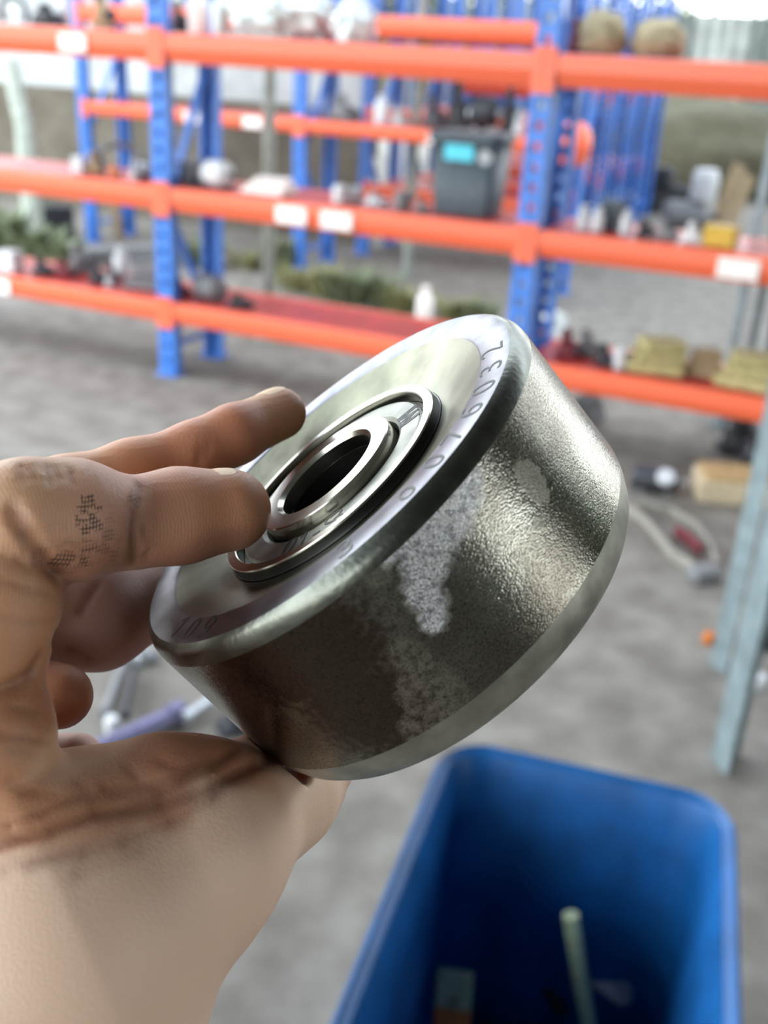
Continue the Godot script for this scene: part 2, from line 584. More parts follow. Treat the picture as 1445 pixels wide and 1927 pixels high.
	tag(obj("round_nut", st, M.alu), "small shiny round nut among the dark scrap in the blue bin", "nut")
	# the dark heap on the bottom that nobody could count
	st = begin()
	for i in 70:
		var pos := centre + e1 * rng.randf_range(-0.11, 0.11) + e2 * rng.randf_range(-0.19, 0.19) + Vector3.UP * (0.03 + 0.0011 * i)
		var q := Basis(Vector3.UP, rng.randf() * TAU) * Basis(Vector3.RIGHT, rng.randf_range(-0.12, 0.12))
		if i % 3 == 0:
			cbox(st, Vector3(rng.randf_range(0.05, 0.1), 0.018, rng.randf_range(0.04, 0.08)), Transform3D(q, pos + Vector3.UP * 0.009))
		elif i % 3 == 1:
			tube(st, [pos + q.x * 0.05 + Vector3.UP * 0.009, pos + Vector3.UP * 0.011 + q.z * 0.015, pos - q.x * 0.06 + Vector3.UP * 0.009], 0.008, 8)
		else:
			st.set_smooth_group(1)
			lathe(st, [Vector2(0.006, 0), Vector2(0.022, 0), Vector2(0.022, 0.012), Vector2(0.012, 0.012), Vector2(0.012, 0.024), Vector2(0.006, 0.024), Vector2(0.006, 0)], 14, Transform3D(q, pos))
	tag(obj("scrap_heap", st, M.dark_metal), "dark heap of metal scrap on the blue bin's bottom", "scrap").set_meta("kind", "stuff")

# ---------------------------------------------------------------- grey steel stands on the right
func angle_post(t: Node3D, a: Vector3, h: float, w: float, turn: float, called := "post") -> void:
	var st := begin()
	var q := Basis(Vector3.UP, turn)
	cbox(st, Vector3(w, h, 0.004), Transform3D(q, a + Vector3.UP * h / 2 + q * Vector3(w / 2, 0, 0)), 0.001)
	cbox(st, Vector3(0.004, h, w), Transform3D(q, a + Vector3.UP * h / 2 + q * Vector3(0, 0, w / 2)), 0.001)
	obj(called, st, M.grey_steel, t)

func steel_stands() -> void:
	var t := thing("steel_stand", "grey steel angle stand at the right edge, nearest to the blue bin", "stand", Vector3.ZERO)
	var ps := [on_plane(1336, 1250, 0), on_plane(1338, 1425, 0)]
	angle_post(t, ps[0], 1.45, 0.06, 0.5)
	angle_post(t, ps[1], 1.45, 0.075, 0.25)
	angle_post(t, ps[0] + Vector3(0.75, 0, 0.1), 1.45, 0.06, 0.5)
	angle_post(t, ps[1] + Vector3(0.75, 0, 0.1), 1.45, 0.075, 0.25)
	var st := begin()
	cbox(st, Vector3(0.9, 0.03, 0.6), Transform3D(Basis(Vector3.UP, -0.1), (ps[0] + ps[1]) / 2 + Vector3(0.42, 1.46, 0.05)))
	obj("top_plate", st, M.grey_steel, t)
	var t2 := thing("steel_stand", "pale grey steel stand with triple posts behind the rack's right bay", "stand", Vector3.ZERO)
	var g := on_plane(1342, 806, 0)
	for k in 3:
		angle_post(t2, g + Vector3(0.07 * k, 0, 0.03 * k), 2.2, 0.05, 0.4)
	angle_post(t2, g + Vector3(0.7, 0, 0.1), 2.2, 0.05, 0.4)
	for y in [0.3, 1.12, 1.9]:
		st = begin()
		tube(st, [g + Vector3(0.02, y, 0.01), g + Vector3(0.1, y + 0.03, 0.03), g + Vector3(0.35, y + 0.04, 0.06), g + Vector3(0.7, y, 0.1)], 0.022, 10)
		obj("cross_bar", st, M.grey_steel, t2)

# ---------------------------------------------------------------- the roller
func cyl_hit(x: float, y: float) -> Vector2:
	# (angle in radians, distance behind the face in mm) of a point on the roller's side
	var d := ray(x, y)
	var o := eye - rc
	var dn := d - rn * d.dot(rn)
	var on := o - rn * o.dot(rn)
	var a := dn.dot(dn)
	var b := 2.0 * dn.dot(on)
	var disc := b * b - 4 * a * (on.dot(on) - RR * RR)
	var tt := (-b - sqrt(max(disc, 0.0))) / (2 * a)
	var p := o + d * tt
	return Vector2(atan2(p.dot(rv), p.dot(ru)), -p.dot(rn) * 1000)

func roller_textures() -> Array:
	# colour, roughness and relief of the worn side, laid round it: 2048 x 320 texels for 280 x 29 mm
	var w := 2048
	var h := 320
	var v_lo := 3.5
	var v_hi := 31.3
	var na := FastNoiseLite.new()
	na.seed = 4
	na.frequency = 0.55
	na.fractal_octaves = 3
	var nb := FastNoiseLite.new()
	nb.seed = 9
	nb.frequency = 2.7
	nb.fractal_octaves = 2
	var nc := FastNoiseLite.new()
	nc.seed = 15
	nc.noise_type = FastNoiseLite.TYPE_CELLULAR
	nc.frequency = 1.1
	var nd := FastNoiseLite.new()
	nd.seed = 21
	nd.frequency = 0.06
	# worn patches as they lie on the steel, kind 4 a painted dark reflection: pixel in the photograph -> place on the side; size along the round and along the axis in mm; kind
	var spots := []
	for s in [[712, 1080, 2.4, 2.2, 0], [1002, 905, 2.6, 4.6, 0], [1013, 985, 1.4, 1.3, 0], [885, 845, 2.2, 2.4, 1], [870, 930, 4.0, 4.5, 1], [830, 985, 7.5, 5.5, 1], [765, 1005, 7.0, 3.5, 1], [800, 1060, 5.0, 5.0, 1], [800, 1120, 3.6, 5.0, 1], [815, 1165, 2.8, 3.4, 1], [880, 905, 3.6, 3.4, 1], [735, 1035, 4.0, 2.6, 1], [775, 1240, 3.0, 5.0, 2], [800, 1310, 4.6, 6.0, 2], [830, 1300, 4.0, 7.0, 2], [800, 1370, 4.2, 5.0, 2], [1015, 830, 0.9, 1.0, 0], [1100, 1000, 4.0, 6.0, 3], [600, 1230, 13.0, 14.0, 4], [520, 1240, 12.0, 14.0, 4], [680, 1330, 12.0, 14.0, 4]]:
		var q := cyl_hit(s[0], s[1])
		spots.append([q.x, q.y, s[2], s[3], s[4]])
	var col := PackedByteArray()
	col.resize(w * h * 3)
	var rou := PackedByteArray()
	rou.resize(w * h * 3)
	var hei := PackedByteArray()
	hei.resize(w * h * 3)
	var met := PackedByteArray()
	met.resize(w * h * 3)
	for j in h:
		var ax := lerpf(v_hi, v_lo, (j + 0.5) / h)          # row 0 is v = 0 at the rear
		for i in w:
			var ang := -TAU * (i + 0.5) / w                     # the lathe turns against the fit's angle
			var cx := cos(ang) * 44.5
			var cy := sin(ang) * 44.5
			var big := nd.get_noise_3d(cx, cy, ax)
			var a := na.get_noise_3d(cx, cy, ax)
			var b := nb.get_noise_3d(cx, cy, ax)
			var cell := nc.get_noise_3d(cx, cy, ax)
			var wear := 0.0
			var flat_ := 0.0
			var tone := 0.0
			var brown := 0.0
			for s in spots:
				var da: float = wrapf(ang - s[0], -PI, PI) * 44.5 / s[2]
				if abs(da) > 1.6:
					continue
				var dx: float = (ax - s[1]) / s[3]
				if abs(dx) > 1.6:
					continue
				var r := sqrt(da * da + dx * dx) + a * 0.28 + b * 0.1
				var k: float = clampf((1.0 - r) * (9.0 if s[4] == 0 or s[4] == 2 else 2.4), 0, 1)
				if s[4] == 0:
					flat_ = max(flat_, k)
				elif s[4] == 1:
					wear = max(wear, k * clampf(0.9 + b * 1.2 + a * 0.6, 0, 1))
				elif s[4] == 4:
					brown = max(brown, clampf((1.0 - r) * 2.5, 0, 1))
				elif s[4] == 2:
					tone = max(tone, k * clampf(0.75 + a, 0, 1))
			var pit: float = clampf((b - 0.12) * 3.0, 0, 1)
			var c := Color(0.56, 0.555, 0.515).lerp(Color(0.46, 0.44, 0.40), clampf(0.5 + big * 1.2, 0, 1))
			c = c.lerp(Color(0.30, 0.25, 0.22), brown * 0.85)  # dark brown reflection at the lower left, painted into the colour
			c = c.lerp(Color(0.97, 0.97, 0.98), wear)
			c = c.lerp(Color(0.66, 0.66, 0.61).lerp(Color(0.42, 0.41, 0.37), clampf(0.5 + b * 1.6, 0, 1)), flat_ * 0.62)
			c = c.lerp(Color(0.60, 0.57, 0.53), tone * 0.85)
			c = c.lerp(Color(0.16, 0.16, 0.17), wear * clampf((0.05 - b + a * 0.4) * 3.4, 0, 1) * 0.75)
			c = c.lerp(Color(0.10, 0.09, 0.08), pit * 0.5 * (1.0 - flat_))
			var ro := clampf(0.22 + 0.10 * big + 0.12 * tone + 0.16 * flat_ + 0.26 * wear, 0.1, 1)
			var he := clampf(0.5 + a * 0.05 + b * 0.42 - 0.2 * pit + cell * 0.12, 0, 1)
			he = clampf(0.5 + (he - 0.5) * (1.0 + 1.3 * wear), 0, 1)
			he = lerpf(he, 0.62 + a * 0.06 + b * 0.22, max(flat_ * 0.5, tone * 0.5))
			var o := (j * w + i) * 3
			col[o] = int(c.r * 255)
			col[o + 1] = int(c.g * 255)
			col[o + 2] = int(c.b * 255)
			for e in 3:
				rou[o + e] = int(ro * 255)
				hei[o + e] = int(he * 255)
				met[o + e] = int((1.0 - 0.7 * wear) * 255)
	var out := []
	for d in [col, rou, hei, met]:
		out.append(ImageTexture.create_from_image(Image.create_from_data(w, h, false, Image.FORMAT_RGB8, d)))
	return out

func text_on_face(txt: String, ang: float, r: float, y: float, size: float, m: Material, parent: Node, called: String) -> void:
	var tm := TextMesh.new()
	var sf := SystemFont.new()
	sf.font_names = PackedStringArray(["Droid Sans"])
	tm.font = sf
	tm.font_size = 64
	tm.pixel_size = size / 64.0
	tm.depth = 0.00006
	tm.text = txt
	var o := MeshInstance3D.new()
	o.name = called
	o.mesh = tm
	o.material_override = m
	parent.add_child(o, true)
	# in the roller's own axes: x = ru, y = axis, z = -rv; the letters' tops point to the centre
	var rad := Vector3(cos(ang), 0, -sin(ang))
	var up := -rad
	var nn := Vector3.UP
	o.transform = Transform3D(Basis(up.cross(nn), up, nn), rad * r + Vector3.UP * y)

func roller() -> void:
	var bas := Basis(ru, rn, ru.cross(rn))
	var t := thing("steel_roller", "heavy worn steel roller with a bearing, held up in the left hand", "roller", rc, bas)
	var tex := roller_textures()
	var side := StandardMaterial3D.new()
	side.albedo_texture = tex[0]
	side.roughness_texture = tex[1]
	side.roughness = 1.0
	side.metallic = 1.0
	side.metallic_texture = tex[3]
	side.heightmap_enabled = true
	side.heightmap_texture = tex[2]
	side.heightmap_scale = 0.0115
	var fine_hi := noise_tex(31, 0.06, Color(0.3, 0.3, 0.3), Color(0.7, 0.7, 0.7), 4)
	var smudge := noise_tex(32, 0.01, Color(0.62, 0.62, 0.62), Color(1, 1, 1), 5)
	var face_m := mat(srgb(126, 125, 106), 0.33, 1.0, smudge, 14.0, 0.004, fine_hi)
	var rim_m := mat(srgb(132, 131, 139), 0.33, 1.0, smudge, 18.0, 0.004, fine_hi)
	var edge_m := mat(srgb(128, 130, 120), 0.30, 1.0, smudge, 24.0, 0.012, fine_hi)
	var band_m := mat(srgb(196, 194, 182), 0.46, 1.0, smudge, 20.0, 0.006, fine_hi)
	var ring_m := mat(srgb(222, 218, 204), 0.2, 1.0, smudge, 9.0)
	var shield_m := mat(srgb(150, 150, 140), 0.42, 1.0, smudge, 16.0, 0.004, fine_hi)
	var grease := mat(srgb(20, 19, 17), 0.35, 0.2)
	var st := begin()
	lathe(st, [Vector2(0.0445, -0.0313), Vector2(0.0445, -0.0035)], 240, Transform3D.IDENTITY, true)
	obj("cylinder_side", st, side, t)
	st = begin()
	lathe(st, [Vector2(0.0445, -0.0035), Vector2(0.0443, -0.0022), Vector2(0.0437, -0.0010), Vector2(0.0431, -0.0004), Vector2(0.0424, 0.0)], 240)
	obj("rounded_edge", st, edge_m, t)
	st = begin()
	lathe(st, [Vector2(0.0424, 0.0), Vector2(0.0366, 0.0), Vector2(0.0361, -0.0003)], 240)
	obj("flat_rim", st, rim_m, t)
	st = begin()
	lathe(st, [Vector2(0.0361, -0.0003), Vector2(0.0350, -0.0007), Vector2(0.031, -0.0022), Vector2(0.0285, -0.0031), Vector2(0.0268, -0.0036), Vector2(0.0252, -0.0038), Vector2(0.0250, -0.0042), Vector2(0.0250, -0.016)], 240)
	obj("dished_face", st, face_m, t)
	st = begin()
	lathe(st, [Vector2(0.0105, -0.0379), Vector2(0.0300, -0.0379), Vector2(0.0402, -0.0383), Vector2(0.0417, -0.0383), Vector2(0.0430, -0.0366), Vector2(0.0440, -0.0338), Vector2(0.0445, -0.0313)], 200)
	obj("rear_band", st, band_m, t)
	# the bearing
	var brg := Node3D.new()
	brg.name = "bearing"
	t.add_child(brg)
	st = begin()
	lathe(st, [Vector2(0.0246, -0.016), Vector2(0.0246, -0.0019), Vector2(0.0244, -0.0017), Vector2(0.0227, -0.0017), Vector2(0.0225, -0.0019), Vector2(0.0225, -0.016)], 200, Transform3D.IDENTITY, false, 0.25)
	obj("outer_ring", st, ring_m, brg)
	st = begin()
	lathe(st, [Vector2(0.0251, -0.0037), Vector2(0.0248, -0.0037), Vector2(0.02465, -0.0034), Vector2(0.02465, -0.0021)], 160)
	lathe(st, [Vector2(0.0224, -0.0042), Vector2(0.0210, -0.0042)], 160)
	obj("grease_line", st, grease, brg)
	st = begin()
	lathe(st, [Vector2(0.0214, -0.0075), Vector2(0.0214, -0.0032), Vector2(0.0208, -0.0028), Vector2(0.0168, -0.0028), Vector2(0.0160, -0.0033), Vector2(0.0156, -0.0045), Vector2(0.0156, -0.0075)], 200, Transform3D.IDENTITY, false, 0.25)
	obj("shield", st, shield_m, brg)
	st = begin()
	lathe(st, [Vector2(0.0151, -0.03), Vector2(0.0151, -0.00105), Vector2(0.0149, -0.00085), Vector2(0.0113, -0.00085), Vector2(0.0105, -0.0016), Vector2(0.0105, -0.0379)], 200, Transform3D.IDENTITY, false, 0.25)
	obj("inner_ring", st, ring_m, brg)
	st = begin()
	lathe(st, [Vector2(0.01045, -0.037), Vector2(0.01045, -0.0042), Vector2(0.0104, -0.0042), Vector2(0.0104, -0.03), Vector2(0.0, -0.03)], 100)
	obj("bore_lining", st, grease, brg)
	# stamped characters on the flat rim and on the shield
	var ink := mat(srgb(62, 62, 60), 0.5, 0.8)
	for s in [["2", -135.5, 0.0388], ["3", -146, 0.0391], ["0", -155, 0.0391], ["6", -164, 0.0391], ["7", -173, 0.0391], ["0", 179, 0.0391], ["o", 169, 0.0391], ["3", 151, 0.0391], ["9", 106, 0.0391], ["0", 98, 0.0391], ["1", 90, 0.0391]]:
		text_on_face(s[0], deg_to_rad(s[1]), s[2], 0.00002, 0.0035, ink, t, "stamped_digit")
	for s in [["H", -119], ["M", -123], ["F", -128], ["3", 148], ["S", 143], ["-", 134], ["1", 124], ["0", 114]]:
		text_on_face(s[0], deg_to_rad(s[1]), 0.0188, -0.00276, 0.0031, ink, brg, "stamped_letter")

# ---------------------------------------------------------------- the hand
var ba := PackedVector3Array()
var bd := PackedVector3Array()
var bi := PackedFloat32Array()
var br := PackedFloat32Array()
var be := PackedFloat32Array()
var bg := PackedInt32Array()
var grooves := []                       # [a, b, depth, width]
const JOIN := [0.006, 0.004, 0.003, 0.003, 0.003, 0.003, 0.003]
const MEET := [0.0, 0.004, 0.0007, 0.0006, 0.0015, 0.002, 0.003]

func chain(group: int, nodes: Array) -> void:
	# nodes [x, y, depth, radius in pixels]: joints of one finger or of the palm
	for k in nodes.size() - 1:
		var p: Array = nodes[k]
		var q: Array = nodes[k + 1]
		var a := at(p[0], p[1], p[2])
		var b := at(q[0], q[1], q[2])
		ba.append(a)
		bd.append(b - a)
		bi.append(1.0 / max((b - a).length_squared(), 1e-9))
		br.append(p[3] * p[2] / F)
		be.append(q[3] * q[2] / F - p[3] * p[2] / F)
		bg.append(group)

func smin(a: float, b: float, k: float) -> float:
	var h: float = max(k - abs(a - b), 0.0) / k
	return min(a, b) - h * h * k * 0.25

func flesh(p: Vector3, use: PackedInt32Array) -> float:
	var best := 1.0
	var cur := 1.0
	var g := -1
	for i in use:
		var ap := p - ba[i]
		var t := clampf(ap.dot(bd[i]) * bi[i], 0.0, 1.0)
		var d := (ap - bd[i] * t).length() - br[i] - be[i] * t
		if bg[i] != g:
			if g >= 0:
				best = smin(best, cur, MEET[g]) if best < 1.0 else cur
			g = bg[i]
			cur = d
		else:
			cur = smin(cur, d, JOIN[g])
	if g >= 0:
		best = smin(best, cur, MEET[g]) if best < 1.0 else cur
	# the roller keeps its place: skin flattens against it
	var q := p - rc
	var y := q.dot(rn)
	var rr := (q - rn * y).length()
	var dy: float = max(y - 0.0001, -0.0384 - y)
	var cyl: float = max(rr - 0.0446, dy)
	return max(best, -cyl)

func furrow(p: Vector3, use: Array) -> float:
	var s := 0.0
	for g in use:
		var ab: Vector3 = g[1] - g[0]
		var t := clampf((p - g[0]).dot(ab) / ab.length_squared(), 0, 1)
		var d2: float = (p - g[0] - ab * t).length_squared() / (g[3] * g[3])
		if d2 < 9.0:
			s = max(s, g[2] * exp(-d2)) if g[2] > 0 else min(s, g[2] * exp(-d2))
	return s

func march(x: float, y: float, all: PackedInt32Array) -> Vector3:
	var d := ray(x, y).normalized()
	var p := eye + d * 0.08
	for k in 60:
		var s := flesh(p, all)
		if s < 0.0001:
			break
		p += d * s * 0.9
	return p

func face_depth(x: float, y: float, rpx: float) -> float:
	# depth at which a ball of that many pixels touches the roller's face
	var z := 0.19
	var d := ray(x, y)
	for k in 30:
		var off := rpx * z / F
		z = lerpf(z, (rc + rn * off - eye).dot(rn) / d.dot(rn), 0.6)
	return z

func hand() -> void:
	# forearm, palm and thumb
	chain(0, [[-900, 3300, 0.20, 420], [-420, 2600, 0.182, 375], [60, 1850, 0.168, 322], [130, 1720, 0.167, 296], [330, 1602, 0.175, 201], [520, 1490, 0.198, 106], [545, 1462, 0.209, 96], [578, 1425, 0.221, 80], [618, 1330, 0.236, 76], [680, 1210, 0.262, 64]])
	chain(0, [[310, 1474, 0.172, 74], [380, 1500, 0.178, 80]])
	chain(0, [[60, 1850, 0.168, 300], [-80, 1650, 0.166, 205], [-60, 1560, 0.163, 118]])
	chain(0, [[-80, 1700, 0.168, 200], [200, 1590, 0.170, 150]])
	for m in [[-90, 1430, 0.172], [-110, 1410, 0.192], [-110, 1400, 0.212], [-90, 1400, 0.232]]:
		chain(0, [[-120, 1850, 0.19, 210], [m[0], m[1], m[2], 105]])
	# index: base phalanx with its pad, then the bent outer part
	chain(1, [[-25, 1385, 0.160, 128], [-40, 1370, 0.162, 128]])
	chain(1, [[-60, 1350, 0.162, 118], [-28, 1190, 0.161, 114], [-10, 1105, 0.162, 116], [-25, 1000, 0.166, 92]])
	var zt := face_depth(432, 960, 78)
	chain(2, [[5, 975, 0.162, 100], [52, 972, 0.162, 105], [140, 979, 0.167, 110], [250, 984, 0.174, 81], [335, 971, 0.178, 86], [432, 960, zt, 78]])
	# middle
	var zm := face_depth(527, 778, 50)
	chain(3, [[-70, 1350, 0.19, 80], [-40, 1150, 0.19, 72], [-10, 960, 0.19, 68], [120, 928, 0.192, 66], [250, 890, 0.199, 60], [370, 850, 0.204, 55], [440, 818, 0.207, 53], [527, 778, zm, 49]])
	chain(3, [[-10, 960, 0.205, 66], [150, 915, 0.213, 58], [280, 882, 0.217, 50], [350, 856, 0.220, 42]])  # unseen filler behind it, added to darken the reflection in the roller's face
	# ring, passing behind the roller; little finger; heel of the palm
	chain(4, [[-60, 1300, 0.205, 95], [60, 1172, 0.207, 92], [185, 1166, 0.211, 92], [300, 1118, 0.222, 74]])
	chain(4, [[-60, 1100, 0.222, 85], [120, 1040, 0.224, 78], [225, 1012, 0.226, 62]])  # unseen filler, added to block bright reflections from the roller's rim
	chain(4, [[-40, 1050, 0.236, 80], [150, 985, 0.234, 74], [300, 950, 0.232, 60]])  # further hidden filler, added to keep the dished face's reflection dark
	chain(5, [[40, 1300, 0.19, 66], [112, 1310, 0.19, 62]])
	chain(6, [[-40, 1450, 0.218, 70], [60, 1440, 0.218, 58], [142, 1433, 0.216, 54]])
	var all := PackedInt32Array(range(ba.size()))
	# creases of the wrist and the thumb's base, and of the finger joints: points found on the skin
	for line in [
		[[-30, 1598], [90, 1562], [180, 1530], [300, 1512], [400, 1478], [500, 1432], [545, 1405], 0.0018, 0.0011],
		[[60, 1625], [150, 1606], [230, 1585], [320, 1545], [400, 1500], [470, 1455], [530, 1425], 0.0008, 0.0010],
		[[250, 1520], [300, 1490], [340, 1468], [400, 1440], [450, 1405], 0.0013, 0.0010],
		[[200, 1482], [280, 1478], [350, 1452], [400, 1425], 0.0009, 0.0009],
		[[60, 1532], [150, 1502], [240, 1492], 0.0007, 0.0008], [[-10, 1560], [80, 1530], [160, 1490], 0.0007, 0.0008],
		[[0, 1640], [120, 1602], [250, 1562], 0.0004, 0.0010], [[150, 1640], [260, 1600], [360, 1545], 0.0004, 0.0010],
		[[150, 1470], [170, 1490], [175, 1520], 0.0004, 0.0007], [[240, 1440], [260, 1465], [262, 1490], 0.0005, 0.0007], [[300, 1430], [330, 1445], [370, 1440], 0.0005, 0.0007],
		[[20, 1470], [60, 1490], [110, 1495], 0.0004, 0.0007], [[470, 1400], [500, 1420], [520, 1450], 0.0003, 0.0007],
		[[259, 908], [250, 950], [250, 1010], [256, 1058], 0.0010, 0.0007], [[272, 985], [277, 1055], 0.0006, 0.0005], [[238, 950], [236, 1000], 0.0003, 0.0005],
		[[60, 872], [66, 905], 0.0011, 0.0005], [[86, 872], [93, 908], 0.0011, 0.0005], [[104, 873], [112, 902], 0.0011, 0.0005], [[130, 876], [136, 905], 0.0011, 0.0005], [[40, 872], [44, 900], 0.0011, 0.0005],
		[[22, 962], [45, 1005], [75, 1045], [106, 1082], 0.0026, 0.0010],
		[[186, 1095], [150, 1150], [105, 1195], 0.0010, 0.0008],
		[[78, 1235], [60, 1268], [30, 1288], [-10, 1302], 0.0020, 0.0010],
		[[168, 1245], [130, 1222], [95, 1205], 0.0008, 0.0008],
		[[380, 838], [372, 872], 0.0006, 0.0005], [[392, 832], [386, 864], 0.0004, 0.0005],
		[[0, 1090], [60, 1110], [100, 1120], 0.0004, 0.0006], [[0, 1160], [60, 1170], [100, 1165], 0.0004, 0.0006], [[10, 1040], [50, 1060], 0.0004, 0.0006], [[0, 1380], [40, 1390], [95, 1400], 0.0006, 0.0007], [[20, 1330], [70, 1340], 0.0004, 0.0006], [[20, 1410], [70, 1420], 0.0005, 0.0007]]:
		var pts := []
		for k in line.size() - 2:
			pts.append(march(line[k][0], line[k][1], all))
		for k in pts.size() - 1:
			grooves.append([pts[k], pts[k + 1], line[-2], line[-1]])
	# skin tones
	var tones := []
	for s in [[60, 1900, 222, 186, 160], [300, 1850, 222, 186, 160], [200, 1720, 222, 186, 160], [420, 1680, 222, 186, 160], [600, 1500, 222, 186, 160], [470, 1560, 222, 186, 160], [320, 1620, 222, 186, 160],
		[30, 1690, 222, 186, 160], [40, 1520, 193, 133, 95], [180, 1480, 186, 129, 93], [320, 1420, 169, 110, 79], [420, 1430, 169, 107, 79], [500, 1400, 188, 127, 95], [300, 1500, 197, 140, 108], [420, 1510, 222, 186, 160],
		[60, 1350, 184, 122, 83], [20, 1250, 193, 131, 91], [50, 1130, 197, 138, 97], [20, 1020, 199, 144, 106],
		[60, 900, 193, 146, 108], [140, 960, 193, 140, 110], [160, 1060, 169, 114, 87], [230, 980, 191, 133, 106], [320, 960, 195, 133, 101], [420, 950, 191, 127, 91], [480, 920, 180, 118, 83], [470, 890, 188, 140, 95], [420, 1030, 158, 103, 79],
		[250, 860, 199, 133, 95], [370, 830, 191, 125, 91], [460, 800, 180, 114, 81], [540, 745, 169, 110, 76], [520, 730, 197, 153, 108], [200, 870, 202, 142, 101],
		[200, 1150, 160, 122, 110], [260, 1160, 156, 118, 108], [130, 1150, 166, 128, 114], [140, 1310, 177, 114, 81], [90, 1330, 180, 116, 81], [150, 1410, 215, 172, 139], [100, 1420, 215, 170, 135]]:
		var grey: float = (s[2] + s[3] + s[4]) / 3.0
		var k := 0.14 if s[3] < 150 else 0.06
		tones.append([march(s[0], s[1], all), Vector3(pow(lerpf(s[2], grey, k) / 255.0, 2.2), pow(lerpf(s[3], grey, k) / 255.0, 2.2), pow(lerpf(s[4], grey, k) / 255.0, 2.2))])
	# surface nets
	var cell := 0.00085
	var blk := 8
	var lo := Vector3.INF
	var hi := -Vector3.INF
	for i in ba.size():
		for e in [0.0, 1.0]:
			var c: Vector3 = ba[i] + bd[i] * e
			var r: Vector3 = Vector3.ONE * (br[i] + be[i] * e + 0.006)
			lo = lo.min(c - r)
			hi = hi.max(c + r)
	var nb := Vector3i(((hi - lo) / (cell * blk)).ceil())
	var vert := {}
	var verts := PackedVector3Array()
	var edges := []
	var half := blk * cell * 0.8661
	var n1 := blk + 1
	var grid := PackedFloat32Array()
	grid.resize(n1 * n1 * n1)
	var step := [1, n1, n1 * n1]
	for bz in nb.z:
		for by in nb.y:
			for bx in nb.x:
				var org := Vector3i(bx, by, bz) * blk
				var mid := lo + (Vector3(org) + Vector3.ONE * blk * 0.5) * cell
				var near := PackedInt32Array()
				var least := 1.0
				var ds := PackedFloat32Array()
				for i in all:
					var ap := mid - ba[i]
					var t := clampf(ap.dot(bd[i]) * bi[i], 0.0, 1.0)
					var d := (ap - bd[i] * t).length() - br[i] - be[i] * t
					ds.append(d)
					least = min(least, d)
				if least > half + 0.004 or least < -half - 0.035:
					continue
				for i in all:
					if ds[i] < max(least, 0.0) + 2.0 * half + 0.008:
						near.append(i)
				if abs(flesh(mid, near)) > half + 0.004:
					continue
				var fur := []
				for g in grooves:
					if Geometry3D.get_closest_point_to_segment(mid, g[0], g[1]).distance_to(mid) < half + 0.005:
						fur.append(g)
				var at_ := 0
				for k in n1:
					for j in n1:
						for i in n1:
							var p := lo + (Vector3(org) + Vector3(i, j, k)) * cell
							var d := flesh(p, near)
							if fur.size() > 0 and abs(d) < 0.004:
								d += furrow(p, fur)
							grid[at_] = d
							at_ += 1
				for k in blk:
					for j in blk:
						for i in blk:
							var o := i + j * n1 + k * n1 * n1
							var inside := 0
							for c in 8:
								if grid[o + (c & 1) + ((c >> 1) & 1) * n1 + (c >> 2) * n1 * n1] < 0:
									inside += 1
							if inside == 0 or inside == 8:
								continue
							var sum := Vector3.ZERO
							var cnt := 0
							for ax in 3:
								for q in 4:
									var c0 := Vector3i.ZERO
									c0[(ax + 1) % 3] = q & 1
									c0[(ax + 2) % 3] = q >> 1
									var o0 := o + c0.x + c0.y * n1 + c0.z * n1 * n1
									var d0 := grid[o0]
									var d1 := grid[o0 + step[ax]]
									if (d0 < 0) != (d1 < 0):
										var f := Vector3(c0)
										f[ax] += d0 / (d0 - d1)
										sum += f
										cnt += 1
							var key := (org.x + i) + (org.y + j) * 8192 + (org.z + k) * 67108864
							vert[key] = verts.size()
							verts.append(lo + (Vector3(org) + Vector3(i, j, k) + sum / cnt) * cell)
							for ax in 3:
								var d0 := grid[o]
								var d1 := grid[o + step[ax]]
								if (d0 < 0) != (d1 < 0):
									edges.append([key, ax, d0 < 0])
	var idx := PackedInt32Array()
	var off := [1, 8192, 67108864]
	for e in edges:
		var u: int = off[(e[1] + 1) % 3]
		var v: int = off[(e[1] + 2) % 3]
		var k: int = e[0]
		if not (vert.has(k - u) and vert.has(k - v) and vert.has(k - u - v)):
			continue
		var a: int = vert[k]
		var b: int = vert[k - u]
		var c: int = vert[k - u - v]
		var d: int = vert[k - v]
		if e[2]:
			idx.append_array([a, c, b, a, d, c])
		else:
			idx.append_array([a, b, c, a, c, d])
	var norm := PackedVector3Array()
	norm.resize(verts.size())
	for i in range(0, idx.size(), 3):
		var a := verts[idx[i]]
		var n := (a - verts[idx[i + 2]]).cross(a - verts[idx[i + 1]])
		for k in 3:
			norm[idx[i + k]] += n
	var cols := PackedColorArray()
	cols.resize(verts.size())
	for i in verts.size():
		norm[i] = norm[i].normalized()
		var c := Vector3.ZERO
		var ws := 1e-9
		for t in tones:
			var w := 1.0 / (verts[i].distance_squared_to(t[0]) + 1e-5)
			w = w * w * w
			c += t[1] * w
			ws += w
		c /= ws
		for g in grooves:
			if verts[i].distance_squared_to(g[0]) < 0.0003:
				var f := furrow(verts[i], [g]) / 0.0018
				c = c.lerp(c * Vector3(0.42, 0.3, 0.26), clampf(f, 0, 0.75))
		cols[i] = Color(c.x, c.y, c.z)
	# the dirty patch on the index finger lies in the finger's own frame
	var pa := march(258, 985, all)
	var pb := march(60, 985, all)
	var mid_n := march(160, 985, all)
	var ex := (pa - pb).normalized()
	var ez := (eye - mid_n).normalized()
	ez = (ez - ex * ez.dot(ex)).normalized()
	var ey := ez.cross(ex)
	var uv2 := PackedVector2Array()
	uv2.resize(verts.size())
